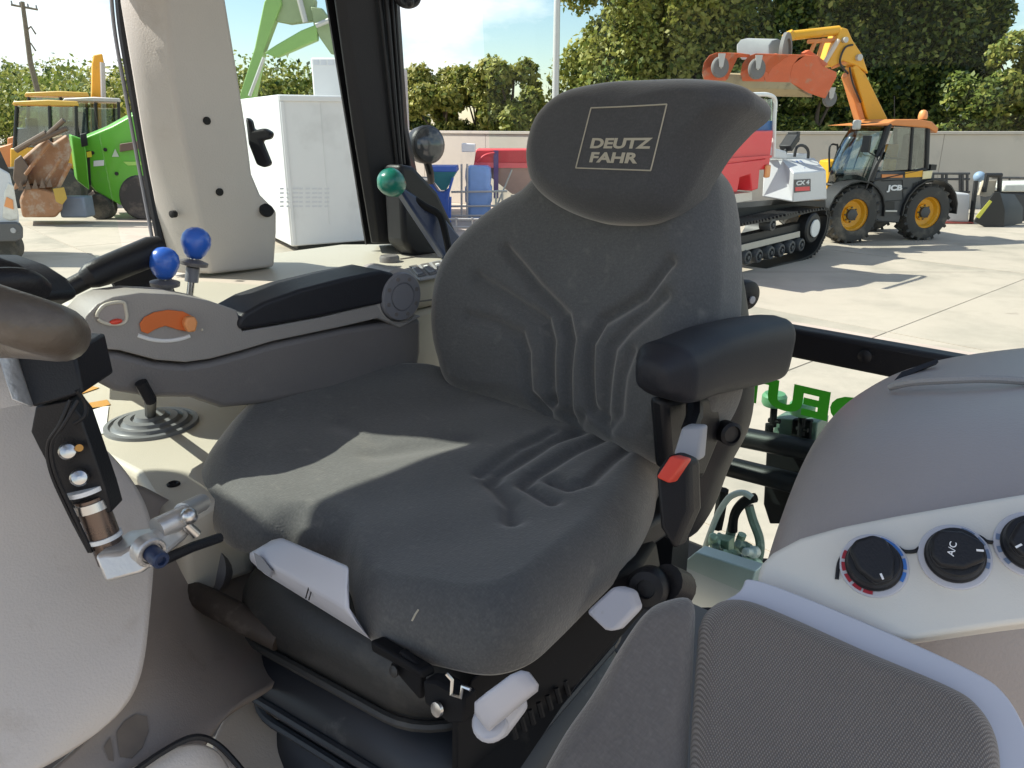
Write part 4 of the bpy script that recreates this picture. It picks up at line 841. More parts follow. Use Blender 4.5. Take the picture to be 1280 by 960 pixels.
# ================================================================== TREES
m_bark = mat("bark", (.10, .075, .055), .9, var=.3)
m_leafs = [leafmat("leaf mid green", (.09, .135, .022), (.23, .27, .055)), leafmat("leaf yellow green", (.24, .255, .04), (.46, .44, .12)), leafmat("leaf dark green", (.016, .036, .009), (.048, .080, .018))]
def leaves(blobs, n, size, mats_w):
    vs = np.zeros((n*4, 3)); tot = sum(b[3]*b[4]*b[5] for b in blobs); k = 0; mi = np.zeros(n, int)
    for bi, (bx, by, bz, rx, ry, rz) in enumerate(blobs):
        cnt = int(n*rx*ry*rz/tot) if bi < len(blobs)-1 else n-k
        cnt = min(cnt, n-k)
        d = np.random.normal(size=(cnt, 3)); d /= np.linalg.norm(d, axis=1)[:, None]
        r = np.random.uniform(.25, 1, cnt)**.45*(1+np.random.normal(0, .07, cnt)); 
        ph = np.sin(d[:, 0]*7+bi)*np.sin(d[:, 1]*6+2*bi)*np.sin(d[:, 2]*8+bi*3); r *= 1+.16*ph
        p = d*r[:, None]*np.array([rx, ry, rz])+np.array([bx, by, bz])
        a = np.random.normal(size=(cnt, 3))*.8+d*.6+np.array([-.35, -.15, .35]); a /= np.linalg.norm(a, axis=1)[:, None]
        b_ = np.cross(a, np.random.normal(size=(cnt, 3))); b_ /= np.linalg.norm(b_, axis=1)[:, None]; c_ = np.cross(a, b_)
        s = size*np.random.uniform(.35, 1.7, cnt)[:, None]
        q = np.stack([p-b_*s*.5, p+c_*s*.32+a*s*.08, p+b_*s*.6, p-c_*s*.32+a*s*.08], 1)
        vs[k*4:(k+cnt)*4] = q.reshape(-1, 3); mi[k:k+cnt] = np.random.choice(len(mats_w), cnt, p=mats_w); k += cnt
    return vs, mi
def tree(label, cat, base, blobs, n, size, mw=(.5, .3, .2), trunk=.22, group="trees around the yard", name="broadleaf_tree"):
    base = V3(base); t = thing(name, label, cat, base, WF, group)
    vs, mi = leaves(blobs, int(n*1.9), size*.70, mw); n = len(mi)
    me = bpy.data.meshes.new("crown"); me.vertices.add(n*4); me.vertices.foreach_set('co', (vs-np.array([[base.x, base.y, base.z]])*0).ravel())
    me.loops.add(n*4); me.loops.foreach_set('vertex_index', np.arange(n*4)); me.polygons.add(n); me.polygons.foreach_set('loop_start', np.arange(n)*4)
    me.polygons.foreach_set('material_index', mi)
    for m in m_leafs: me.materials.append(m)
    me.update(calc_edges=True); me.validate()
    o = bpy.data.objects.new("crown", me); link(o); o.parent = t; INFO[o.name] = base
    mb = MB(); top = max(b[2] for b in blobs)
    mb.tube([base, base+V3((.1, .05, top*.35)), base+V3((.0, 0, top*.75)), base+V3((.1, 0, top))], [trunk, trunk*.8, trunk*.5, trunk*.15], 10)
    for b in blobs[:9]:
        h = base.z+min(top*.7, max(.6, b[2]*.6)); mb.tube([V3((base.x, base.y, h)), V3((base.x+b[0], base.y+b[1], b[2])).lerp(V3((base.x, base.y, h)), .35), V3((base.x+b[0], base.y+b[1], b[2]))], [trunk*.4, trunk*.25, trunk*.08], 6)
    part("trunk", mb, m_bark, t)
    return t
def blobs_for(hh, ww, dd, nb, lo=.2):
    lo = min(lo, .22)
    o = []
    for i in range(int(nb*1.7)):
        a = random.uniform(0, 2*pi); f = random.random()**.6; z = random.uniform(lo, .92)
        k = sqrt(max(.05, 1-((z-.5)/.62)**2)); r = random.uniform(.13, .25)
        o.append((cos(a)*ww*f*k*.75, sin(a)*dd*f*k*.75, hh*z, ww*r*1.35, dd*r*1.3, hh*r*.55))
    return o
def atx(px, Yv): return (px-640)/1014.5*Yv*1.0
# hedge trees, left
tree("lit bushy tree behind the wall beside the black corner post and work lamp", "tree", (atx(556, 31.5), 31.5, 0), blobs_for(4.5, 1.9, 1.5, 18, .40), 10000, .22, (.25, .7, .05), .14)
tree("lit bushy tree behind the wall directly left of the lamp post", "tree", (atx(640, 30.5), 30.5, 0), blobs_for(4.9, 2.1, 1.5, 18, .40), 11000, .22, (.25, .7, .05), .14)
tree("low bushy tree filling the gap between two lit bushy trees behind the wall", "tree", (atx(596, 32.5), 32.5, 0), blobs_for(4.3, 2.0, 1.4, 16, .2), 8000, .22, (.25, .65, .1), .12)
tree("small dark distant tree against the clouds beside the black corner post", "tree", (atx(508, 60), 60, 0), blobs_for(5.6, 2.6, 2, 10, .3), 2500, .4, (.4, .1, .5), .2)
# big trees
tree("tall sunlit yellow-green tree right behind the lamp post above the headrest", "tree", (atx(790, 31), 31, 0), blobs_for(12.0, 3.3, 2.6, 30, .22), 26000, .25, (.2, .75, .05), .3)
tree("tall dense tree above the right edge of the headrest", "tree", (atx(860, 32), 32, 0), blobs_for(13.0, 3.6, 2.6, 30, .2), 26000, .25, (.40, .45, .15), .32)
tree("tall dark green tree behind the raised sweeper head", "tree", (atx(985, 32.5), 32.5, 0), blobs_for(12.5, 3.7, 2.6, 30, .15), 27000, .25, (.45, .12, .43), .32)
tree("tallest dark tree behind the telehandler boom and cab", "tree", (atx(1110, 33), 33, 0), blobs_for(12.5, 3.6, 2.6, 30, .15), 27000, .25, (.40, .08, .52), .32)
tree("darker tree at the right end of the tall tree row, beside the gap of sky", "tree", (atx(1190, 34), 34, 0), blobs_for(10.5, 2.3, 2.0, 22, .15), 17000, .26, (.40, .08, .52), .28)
tree("lower bushy tree at the right edge above the wall", "tree", (atx(1275, 30), 30, 0), blobs_for(5.9, 2.9, 2.0, 20, .2), 15000, .23, (.4, .5, .1), .16)
tree("lower bush just above the orange telehandler roof", "tree", (atx(1195, 29), 29, 0), blobs_for(4.2, 2.2, 1.6, 14, .25), 9000, .23, (.55, .15, .3), .14)
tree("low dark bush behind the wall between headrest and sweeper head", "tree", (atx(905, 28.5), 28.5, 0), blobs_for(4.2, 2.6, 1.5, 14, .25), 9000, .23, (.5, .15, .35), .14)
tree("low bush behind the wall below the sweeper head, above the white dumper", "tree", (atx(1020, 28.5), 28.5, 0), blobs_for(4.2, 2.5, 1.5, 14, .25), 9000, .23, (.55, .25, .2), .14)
tree("low bush behind the wall hidden mostly by the headrest", "tree", (atx(790, 28.5), 28.5, 0), blobs_for(4.4, 2.6, 1.5, 14, .25), 7000, .23, (.5, .4, .1), .14)
# far wood on the left
vs, mi = [], []
bl = []
for i in range(70):
    px = -260+i*9.5+random.uniform(-6, 6); Yv = random.uniform(70, 110); hgt = (Yv*(155-random.uniform(66, 92))/1014.5+2.55)*random.uniform(.8, 1.0)
    bl.append((atx(px, Yv), Yv, hgt*.5, 3.4, 3, hgt*.5))
vs, mi = leaves(bl, 60000, .42, (.5, .45, .05)); n = len(mi)
me = bpy.data.meshes.new("far_wood"); me.vertices.add(n*4); me.vertices.foreach_set('co', vs.ravel()); me.loops.add(n*4); me.loops.foreach_set('vertex_index', np.arange(n*4)); me.polygons.add(n); me.polygons.foreach_set('loop_start', np.arange(n)*4); me.polygons.foreach_set('material_index', mi)
for m in m_leafs: me.materials.append(m)
me.update(calc_edges=True); o = bpy.data.objects.new("far_wood", me); link(o); props(o, "far-off pale green wood along the horizon at the left", "wood", None, 'stuff')
# lamp post and utility pole
m_galv = mat("galvanised steel", (.62, .61, .58), .45, .3, var=.08)
c = WY(693, 200, 26.2); lp_ = thing("lamp_post", "tall pale lamp post rising out of frame in front of the trees", "lamp post", (c.x, 26.2, 0), WF)
mb = MB(); mb.tube([V3((c.x, 26.2, 0)), V3((c.x, 26.2, 1.2)), V3((c.x, 26.2, 9.5))], [.13, .12, .085], 16); part("column", mb, m_galv, lp_)
mb = MB(); mb.tube(cr([V3((c.x, 26.2, 9.4)), V3((c.x, 25.9, 9.8)), V3((c.x, 25.0, 9.9))], 5), .05, 8); mb.box((c.x, 24.8, 9.88), (.3, .6, .12)); part("lantern", mb, m_galv, lp_, bevel=.02)
m_wood = mat("weathered pole timber", (.17, .14, .10), .8, var=.3)
pb, pt_ = WY(38, 78, 48), WY(28, 2, 48); up_ = thing("utility_pole", "slim timber utility pole with cross arm above the far wood at the left", "utility pole", (pb.x, 48, 0), WF)
mb = MB(); mb.tube([V3((pb.x+.4, 48, 0)), pb, pt_], [.17, .15, .11], 10); part("pole", mb, m_wood, up_)
a, b = WY(14, 6, 48), WY(47, 12, 48); mb = MB(); mb.tube([a, b], .06, 6); ca = part("cross_arm", mb, m_wood, up_)
for f in (.03, .35, .65, .97):
    mb = MB(); q = a.lerp(b, f); mb.cyl(q, q+V3((0, 0, .22)), .05, .04, 8); part("insulator", mb, m_mgrey, ca)
for dz in (.0, .7): 
    mb = MB(); q = WY(33, 38+dz*30, 48); mb.tube([q, q+V3((.3, 0, .2)), q+V3((.5, 0, -.2))], .05, 6); part("stay_fitting", mb, m_wood, up_)

# ================================================================== TELEHANDLER
m_yel = mat("machine yellow paint", (.74, .37, .02), .42, var=.06, dirt=(.45, .25, .06), ds=2.5, dth=.58)
m_orp = mat("faded orange paint", (.66, .24, .07), .45, var=.06)
m_ddg = mat("charcoal machine panel", (.060, .062, .066), .45, var=.12, dirt=(.13, .12, .11), ds=3, dth=.55)
m_tyre = mat("dusty tyre rubber", (.055, .052, .048), .8, var=.2, bump=.6, bs=12, dirt=(.15, .13, .105), ds=2.5, dth=.5)
m_mblk = mat("machine black", (.018, .018, .019), .5)
m_orb = mat("worn orange-red paint", (.62, .13, .045), .5, var=.12, dirt=(.45, .22, .13), ds=4, dth=.55)
m_sand = mat("dusty brush and steel", (.38, .30, .17), .7, var=.15, dirt=(.25, .2, .12), ds=4)
m_gsteel = mat("grey sheet steel", (.50, .49, .46), .5, .3, var=.1)
pf, pr = WZ(1057, 303), WZ(1147, 299); mid = (pf+pr)/2
fx = (pf-pr).normalized(); fy = V3((0, 0, 1)).cross(fx)
HF = Matrix(((fx.x, fy.x, 0, mid.x), (fx.y, fy.y, 0, mid.y), (0, 0, 1, 0), (0, 0, 0, 1)))
th = thing("telehandler", "yellow and charcoal telehandler parked by the wall with its boom raised", "telehandler", (0, 0, 0), HF)
def H(px, py, s): return hit(HF, px, py, 1, s)
def Hp(l, s, vec): 
    m2 = MB(); m2.prism([H(a, b, s) for a, b in l], vec); return m2
wb = (pf-pr).length/2; WR = .625
def wheel(cx, cy, out, r=WR, w_=.40, mr=m_yel, root=th, tread=True):
    c = V3((cx, cy, r)); ax = V3((0, out, 0))
    mb = MB(); mb.lathe([(r*.55, -w_*.5), (r*.80, -w_*.52), (r*.93, -w_*.46), (r*.96, -w_*.3), (r*.96, w_*.3), (r*.93, w_*.46), (r*.80, w_*.52), (r*.57, w_*.46), (r*.56, w_*.2)], c, ax, 40, False)
    if tread:
        for k in range(20):
            for sd_ in (-1, 1):
                a = 2*pi*(k+(.5 if sd_ > 0 else 0))/20; R = Matrix.Rotation(-a*1, 3, 'Y') @ Matrix.Rotation(sd_*.6, 3, 'X')
                mb.box(c+V3((r*.965*cos(a), sd_*w_*.26, r*.965*sin(a))), (.075, w_*.50, .06), R)
    t = part("tyre", mb, m_tyre, root)
    mb = MB(); mb.lathe([(r*.56, w_*.40), (r*.56, w_*.30), (r*.52, w_*.26), (r*.46, w_*.05), (r*.30, w_*.0), (r*.28, w_*.10), (r*.01, w_*.10)], c, ax, 32, False); part("rim", mb, mr, t, ang=30)
    mb = MB(); mb.lathe([(r*.20, w_*.05), (r*.20, w_*.26), (r*.12, w_*.30), (.001, w_*.30)], c, ax, 20)
    for k in range(8): a = 2*pi*k/8; mb.lathe([(.018, w_*.1), (.018, w_*.16), (.001, w_*.16)], c+V3((cos(a)*r*.25, 0, sin(a)*r*.25)), ax, 6)
    part("hub", mb, m_ddg, t); return t
wheel(wb, 0, 1); wheel(-wb, 0, 1); wheel(wb, -1.65, -1); wheel(-wb, -1.65, -1)
# chassis, side panel, fenders
mb = Hp([(1083, 278), (1088, 245), (1096, 214), (1160, 214), (1163, 222), (1140, 238), (1128, 262), (1124, 279), (1098, 277)], .16, (0, -.28, 0)); body = part("side_body", mb, m_ddg, th, bevel=.03)
mb = Hp([(1090, 215), (1092, 236), (1168, 228), (1166, 212)], -.12, (0, -1.5, 0)); part("chassis", mb, m_ddg, th, bevel=.03)
mb = Hp([(1050, 262), (1160, 262), (1160, 245), (1050, 245)], -.4, (0, -.8, 0)); part("frame", mb, m_mblk, th, bevel=.02)
mb = Hp([(1102, 218), (1128, 218), (1128, 222), (1102, 222)], .165, (0, .01, 0)); part("side_stripe", mb, m_orp, th)
mb = Hp([(1131, 215), (1153, 213), (1153, 221), (1131, 222)], .165, (0, .012, 0)); part("side_stripe", mb, m_yel, th)
mb = Hp([(1153, 214), (1165, 213), (1163, 223), (1152, 224)], .17, (0, .03, 0)); part("tail_lamp", mb, mat("pale lamp plastic", (.75, .65, .40), .4), th, bevel=.01)
mb = Hp([(1104, 252), (1118, 252), (1118, 264), (1104, 264)], .165, (0, .006, 0)); part("step_well", mb, m_mblk, body)
mb = Hp([(1103, 262.5), (1119, 262.5), (1119, 264.5), (1103, 264.5)], .17, (0, .06, 0)); part("step", mb, m_gsteel, body)
def Ht(txt, px, py, s, hpx, wpx, m, par):
    o = H(px, py, s); k = (H(px, py-hpx, s)-o).length; wd_ = (H(px+wpx, py, s)-o).length
    mb = MB(); mb.text(txt, o, (-1, 0, 0), (0, 0, 1), k, offset=.05, wid=wd_, depth=.004); return part("lettering", mb, m, par)
Ht("JCB", 1108, 240.5, .172, 9, 19, m_print, body)
def fender(cx):
    rr = []
    for i in range(11):
        a = radians(-5+i*19); c0 = V3((cx+cos(a)*(WR+.10), 0, WR+.02+sin(a)*(WR+.08))); 
        rr.append([c0+V3((0, .24, 0)), c0+V3((cos(a)*.03, .24, sin(a)*.03)), c0+V3((cos(a)*.03, -.22, sin(a)*.03)), c0+V3((0, -.22, 0))])
    m2 = MB(); m2.loft(rr); part("fender", m2, m_mblk, th)
fender(wb); fender(-wb)
# cab frame: corner points from the near side, far side 0.95 m away
sN, sF = .14, -.86
Wp = {k: H(*v, sN) for k, v in dict(a0=(1088, 226), a1=(1111, 155), b0=(1098, 214), b1=(1122, 153), c0=(1158, 211), c1=(1160, 157), m=(1137, 212), m1=(1141, 156)).items()}
fr0, fr1 = H(1056, 222, sN-.25), H(1074, 156, sN-.25)
cabm = MB(); off = V3((0, sF-sN, 0))
def bar(p, q, r=.045): 
    m2 = MB(); m2.tube([p, q], r, 8); return m2
part("cab_pillar", bar(Wp['a0'], Wp['a1'], .07), m_mblk, th); part("cab_pillar", bar(Wp['c0'], Wp['c1'], .05), m_mblk, th); part("cab_pillar", bar(Wp['m'], Wp['m1'], .035), m_mblk, th)
part("cab_pillar", bar(Wp['a0']+off, Wp['a1']+off, .05), m_mblk, th); part("cab_pillar", bar(Wp['c0']+off, Wp['c1']+off, .05), m_mblk, th)
part("cab_sill", bar(Wp['a0'], Wp['c0'], .04), m_mblk, th); part("cab_header", bar(Wp['a1'], Wp['c1'], .05), m_mblk, th)
A0h, A1h = Wp['a0'], Wp['a1']
# bowed front windscreen: bottom nose reaches forward
nose0 = V3((A0h.x+.30, 0, A0h.z+.0)); nose1 = V3((A1h.x+.22, 0, A1h.z-.02))
rr = []
for f in range(9):
    t = f/8; y = sN+(sF-sN)*t; bow = sin(pi*t)*.55+.05
    lo_ = V3((A0h.x+bow*1.15, y, A0h.z-.10)); hi_ = V3((A1h.x+bow*.75, y, A1h.z)); md = lo_.lerp(hi_, .55)+V3((.10*sin(pi*t)+.03, 0, 0))
    rr.append([lo_, lo_.lerp(md, .5)+V3((.03, 0, 0)), md, md.lerp(hi_, .5)+V3((.03, 0, 0)), hi_])
mb = MB(); mb.grid(rr); part("windscreen", mb, m_glassv, th, solid=.012, ang=70)
for f, n_ in ((0, "screen_edge"), (4, "screen_edge")): 
    mb = MB(); mb.tube([rr[k][4] for k in range(9)] if f else [rr[k][0] for k in range(9)], .03, 8); part(n_, mb, m_mblk, th)
def gp(l, s): m2 = Hp(l, s, (0, -.012, 0)); part("side_glass", m2, m_glassv, th)
gp([(1100, 214), (1118, 158), (1140, 158), (1137, 212)], sN); gp([(1139, 212), (1142, 158), (1158, 158), (1156, 211)], sN)
mb = MB(); mb.prism([Wp['c0'], Wp['c1'], Wp['c1']+off, Wp['c0']+off], (-.01, 0, 0)); part("rear_glass", mb, m_glassv, th)
mb = Hp([(1074, 157), (1111, 153), (1120, 149), (1150, 149), (1166, 152), (1174, 160), (1172, 167), (1160, 160), (1120, 157)], sN+.06, (0, -1.12, 0)); rf = part("cab_roof", mb, m_orp, th, bevel=.04, segs=3)
c = H(1153, 149, -.2); mb = MB(); mb.lathe([(.09, 0), (.10, .05), (.085, .15), (.05, .19), (.001, .20)], c, (0, 0, 1), 20); part("beacon", mb, m_orange2, rf)
c = H(1168, 170, sN); mb = MB(); mb.box(H(1163, 209, .0), (.15, .2, .12)); part("rear_fitting", mb, m_mblk, th)
mb = MB(); mb.box(H(1125, 205, -.35), (.5, .5, .28)); mb.box(H(1137, 185, -.35), (.14, .45, .62)); part("cab_seat", mb, m_mblk, th, bevel=.06)
mb = MB(); mb.box(H(1114, 190, -.62), (.3, .12, .35)); mb.box(H(1112, 206, -.1), (.2, .2, .25)); part("cab_interior", mb, m_yel, th, bevel=.03)
mb = MB(); mb.tube([H(1096, 206, -.35), H(1102, 196, -.35)], .04, 8); mb.lathe([(.20, -.015), (.21, 0), (.19, .015)], H(1103, 194, -.35), (-.6, 0, .8), 20); part("cab_wheel", mb, m_mblk, th)
mb = MB(); mb.tube([H(1128, 236, .17), H(1134, 235, .17)], .02, 6); part("door_handle", mb, m_mblk, body)
mb = MB(); mb.tube(cr([H(1096, 196, .16), H(1086, 190, .30), H(1084, 184, .34)], 5), .015, 6); mb.box(H(1083, 180, .36), (.06, .22, .34)); part("wing_mirror", mb, m_mblk, th, bevel=.02)
for k in range(5):
    mb = MB(); mb.prism([H(1142+k*3.2, 229-k*1.2, .172), H(1143.4+k*3.2, 228.6-k*1.2, .172), H(1141.4+k*3.2, 238-k*2.6, .172), H(1140+k*3.2, 238.4-k*2.6, .172)], (0, .006, 0)); part("vent_slot", mb, m_mblk, body)
mb = MB(); mb.tube([H(1102, 226, .168), H(1128, 225, .168), H(1129, 250, .168), H(1100, 252, .168)], .008, 5); part("door_seam", mb, m_mblk, body)
mb = MB(); mb.tube(cr([H(1066, 214, -.1), H(1072, 196, -.04), H(1080, 176, -.0)], 5), .014, 6); part("wiper", mb, m_mblk, th)
mb = MB(); mb.tube([H(1118, 150, -.1), H(1118, 120, -.1)], .008, 6); part("aerial", mb, m_mblk, th)
for s_ in (.1, -.9):
    mb = MB(); mb.box(H(1071, 156, s_), (.12, .16, .2)); part("roof_lamp", mb, m_gsteel, th, bevel=.03)
mb = MB(); mb.tube(cr([H(1082, 236, .2), H(1092, 212, .24), H(1100, 196, .24), H(1106, 182, .2)], 5), .025, 8); part("grab_rail", mb, m_mblk, th)
mb = MB(); mb.tube(cr([H(1037, 215, -.5), H(1037, 184, -.5), H(1045, 181, -.5), H(1047, 186, -.5), H(1046, 228, -.5)], 4), .022, 8); part("front_rail", mb, m_mblk, th)
mb = Hp([(1038, 201), (1049, 199), (1048, 210), (1045, 238), (1034, 240), (1036, 215)], -.55, (0, -.4, 0)); part("front_lamp_box", mb, m_yel, th, bevel=.03)
# boom
bp_ = [(1126, 158), (1109, 147), (1086, 88), (1074, 66), (1062, 70), (1058, 84), (1076, 150), (1082, 166)]
mb = Hp([(1112, 160), (1109, 147), (1082, 92), (1071, 80), (1066, 84), (1088, 160)], -.86, (0, -.30, 0)); boom = part("boom", mb, m_yel, th, bevel=.02)
mb = Hp([(1085, 160), (1076, 128), (1066, 96), (1062, 90), (1059, 96), (1072, 140), (1078, 160)], -.90, (0, -.22, 0)); part("boom_underside", mb, m_orp, th, bevel=.02)
mb = Hp([(1071, 82), (1086, 92), (1078, 68), (1066, 50), (1060, 36), (1052, 34), (1046, 48), (1038, 62), (1030, 78), (1040, 84), (1054, 76)], -.84, (0, -.36, 0)); part("boom_head", mb, m_yel, th, bevel=.02)
mb = MB(); mb.tube([H(986, 45, -.95), H(1048, 38, -.95)], .10, 14); mb.tube([H(984, 41, -.95), H(988, 50, -.95)], .12, 10); part("crowd_cylinder", mb, m_yel, th)
mb = MB(); mb.tube([H(1048, 50, -.80), H(1030, 80, -.80)], .05, 10); part("lift_link", mb, mat("pale rod", (.6, .5, .4), .4), th)
for a, b in (((1020, 50), (1012, 68)), ((1030, 48), (1022, 74)), ((1010, 52), (1050, 50)), ((1044, 74), (1072, 66)), ((1040, 84), (1064, 74))):
    mb = MB(); mb.tube([H(*a, -.9), H(*b, -.9)], .045, 8); part("carriage_bar", mb, m_orp, th)
mb = MB(); mb.tube(cr([H(1060, 92, -.83), H(1050, 78, -.80), H(1056, 60, -.80), H(1066, 56, -.83)], 5), .022, 6); mb.tube(cr([H(1076, 128, -.86), H(1066, 104, -.82), H(1062, 84, -.82)], 5), .02, 6); part("boom_hose", mb, m_mblk, th)
mb = MB(); mb.lathe([(.07, -.06), (.07, .06)], H(1073, 72, -.82), (0, 1, 0), 16); mb.lathe([(.06, -.05), (.06, .05)], H(1056, 50, -.80), (0, 1, 0), 16); part("boom_pin", mb, m_gsteel, th)

# ---- sweeper head held by the boom
sY = 16.9; sx = V3((-1, -.06, .02)).normalized()
sp_ = thing("sweeper_head", "worn orange-red sweeper collector with castor wheels held up by the telehandler", "sweeper", WY(960, 110, sY), WF)
wid = (WY(880, 90, sY)-WY(992, 98, sY)).length
sec = [(988, 93), (991, 81), (998, 72), (1008, 68), (1021, 70), (1028, 82), (1046, 90), (1046, 96), (1032, 123), (1012, 116), (989, 104)]
mb = MB(); mb.prism([WY(a, b, sY+.0) for a, b in sec], (-.02, .05, 0)); part("end_plate", mb, m_orb, sp_, bevel=.01)
def swp(px, py, t): return WY(px, py, sY)+sx*wid*t
hood = [(990, 104), (987, 93), (990, 81), (997, 72), (1007, 68), (1020, 70)]
for t0, t1, sh in ((0, .30, 0), (.305, .56, -.02), (.74, .99, -.02)):
    mb = MB(); rr = []
    for t in (t0, t1): rr.append([swp(a, b, t)+V3((0, .0, 0)) for a, b in hood]+[swp(a+3, b+4, t)+V3((0, .1, 0)) for a, b in hood[::-1]])
    mb.loft(rr); part("hood_panel", mb, m_orb, sp_, bevel=.01)
mb = MB(); rr = []
for t in (.02, 1.0): rr.append([swp(990, 103, t), swp(989, 95, t)+V3((0, .04, 0)), swp(1000, 92, t)+V3((0, .3, 0)), swp(1012, 112, t)+V3((0, .1, 0)), swp(1000, 112, t)])
mb.loft(rr); part("front_board", mb, m_sand, sp_, bevel=.01)
mb = MB(); rr = []
for t in (.0, .92): rr.append([swp(994, 104, t)+V3((0, .05, 0)), swp(996, 112, t), swp(1022, 121, t)+V3((0, .3, 0)), swp(1024, 110, t)+V3((0, .4, 0))])
mb.loft(rr); part("brush_tray", mb, m_sand, sp_)
mb = MB(); rr = []
for t in (.30, .66): rr.append([swp(1003, 76, t)+V3((0, .15, 0)), swp(998, 66, t)+V3((0, .2, 0)), swp(1000, 56, t)+V3((0, .3, 0)), swp(1007, 49, t)+V3((0, .4, 0)), swp(1018, 46, t)+V3((0, .55, 0)), swp(1030, 50, t)+V3((0, .75, 0)), swp(1030, 72, t)+V3((0, .75, 0))])
mb.loft(rr); part("drum_cover", mb, m_gsteel, sp_, bevel=.01)
mb = MB(); mb.lathe([(.42, -.05), (.42, .02), (.30, .03), (.29, -.02), (.01, -.02)], swp(1022, 66, .27)+V3((0, .45, 0)), (.8, -.5, 0), 28, False); part("drum_end", mb, mat("weathered grey guard", (.20, .19, .18), .6), sp_)
mb = MB(); mb.prism([swp(988, 82, .22)+V3((0, .1, 0)), swp(1000, 66, .22)+V3((0, .2, 0)), swp(1010, 80, .22)+V3((0, .2, 0))], (-.05, .05, 0)); mb.prism([WY(1005, 66, sY+.1), WY(1012, 62, sY+.1), WY(1036, 80, sY+.1), WY(1030, 84, sY+.1)], (-.05, .1, 0)); part("hood_bracket", mb, m_orb, sp_, bevel=.01)
def castor(px, py, r, Yv):
    c = WY(px, py, Yv); mb = MB(); ax = V3((.35, -.93, 0)); mb.lathe([(r*.5, -.04), (r*.9, -.045), (r, -.02), (r, .02), (r*.9, .045), (r*.5, .04)], c, ax, 24); k = part("castor_wheel", mb, mat("grey castor rubber", (.16, .155, .15), .7), sp_)
    mb = MB(); mb.lathe([(r*.52, .01), (r*.5, .03), (r*.2, .035), (.001, .05)], c, ax, 16); part("castor_hub", mb, m_gsteel, k)
    mb = MB(); mb.prism([c+V3((-.04, -.06, 0)), c+V3((.04, -.06, 0)), c+V3((.07, -.06, r*1.25)), c+V3((-.07, -.06, r*1.25))], (0, -.03, 0)); part("castor_fork", mb, m_gsteel, k)
castor(900, 84, .20, sY-.22); castor(946, 86, .20, sY-.22); castor(1037, 123, .17, sY+.35)

# ================================================================== TRACKED DUMPER
m_dred2 = mat("dumper red paint", (.74, .035, .05), .35, var=.05, coat=.2)
m_whp = mat("dumper white paint", (.66, .66, .67), .4, var=.04, dirt=(.5, .48, .45), ds=3, dth=.62)
g0, g1 = WZ(925, 343), WZ(1003, 325); dx = (g1-g0); Ld = dx.length; dx.normalize(); dy = V3((0, 0, 1)).cross(dx)
if dy.dot(V3((0, -1, 0))) < 0: dy = -dy
dz_ = dx.cross(dy)
DF = Matrix(((dx.x, dy.x, 0, g0.x), (dx.y, dy.y, 0, g0.y), (0, 0, 1, 0), (0, 0, 0, 1)))
dm = thing("tracked_dumper", "white rubber-tracked dumper with red skip in front of the telehandler", "dumper", (Ld*.5, 0, 0), DF)
def Dm(px, py, s): return hit(DF, px, py, 1, s)
q = Dm(1033, 283, 0); xe = q.x; zt_ = Dm(1015, 263, 0).z
# track loop: front idler big at right end, long run to the left (partly hidden)
x0 = -1.4; r1 = zt_/2
loop = []
pts2 = [(x0+.3, 0), (Ld, 0), (xe-.10, .35), (xe+.02, .75), (xe-.06, zt_-.10), (xe-.30, zt_), (Ld*.4, zt_-.04), (x0+.2, zt_-.14), (x0, zt_*.5)]
loop = cr([V3((x, 0, z)) for x, z in pts2], 8, True)
ctr = V3((xe*.45, 0, zt_*.5))
mb = MB(); n = len(loop); rr = []
for p in loop+[loop[0]]:
    i = p+(ctr-p).normalized()*.07; rr.append([p+V3((0, .02, 0)), i+V3((0, .02, 0)), i+V3((0, -.42, 0)), p+V3((0, -.42, 0))])
mb.loft(rr, cap=False)
tot = 0
for k in range(n):
    p, q_ = loop[k], loop[(k+1) % n]; m_ = max(1, int((q_-p).length/.09))
    for j in range(m_):
        c = p.lerp(q_, (j+.5)/m_); t = (q_-p).normalized(); nn_ = V3((t.z, 0, -t.x)); a = math.atan2(t.z, t.x)
        mb.box(c+(c-ctr).normalized()*.015, (.045, .46, .05), Matrix.Rotation(-a, 3, 'Y')); mb.v[-8:] = [v+V3((0, -.20, 0)) for v in mb.v[-8:]]
part("rubber_track", mb, m_mblk, dm)
def wheelD(px, py, r, s=.0, m=m_ddg, hub=m_gsteel, nm="track_roller"):
    c = Dm(px, py, s); mb = MB(); mb.lathe([(r, -.20), (r, -.01), (r*.90, .02), (r*.62, .025), (r*.55, -.01), (r*.3, .0), (r*.28, .035), (.001, .04)], c, V3((0, 1, 0)), 24); w_ = part(nm, mb, m, dm); return c
for i, (px, py) in enumerate(((917, 327), (934, 322), (948, 320), (963, 316), (976, 313), (989, 309), (1001, 306))): wheelD(px, py, .13)
c = wheelD(1016, 285, .30, 0, m_mblk, nm="drive_sprocket"); mb = MB(); mb.lathe([(.17, .02), (.17, .045), (.001, .05)], c+V3((0, .015, 0)), (0, 1, 0), 24); part("sprocket_cap", mb, m_white, dm)
wheelD(965, 281, .12, nm="carrier_roller")
mb = MB(); mb.prism([Dm(a, b, -.12) for a, b in [(905, 300), (1005, 278), (1020, 285), (1005, 305), (905, 326)]], (0, -.2, 0)); part("track_frame", mb, m_mblk, dm)
mb = MB(); mb.prism([Dm(a, b, -.05) for a, b in [(920, 308), (1000, 289), (1000, 296), (920, 316)]], (0, -.02, 0)); part("track_shield", mb, mat("pale worn steel", (.55, .5, .42), .5), dm)
mb = MB(); mb.prism([Dm(a, b, -.5) for a, b in [(905, 262), (1032, 250), (1032, 262), (905, 280)]], (0, -.7, 0)); part("under_frame", mb, m_mblk, dm)
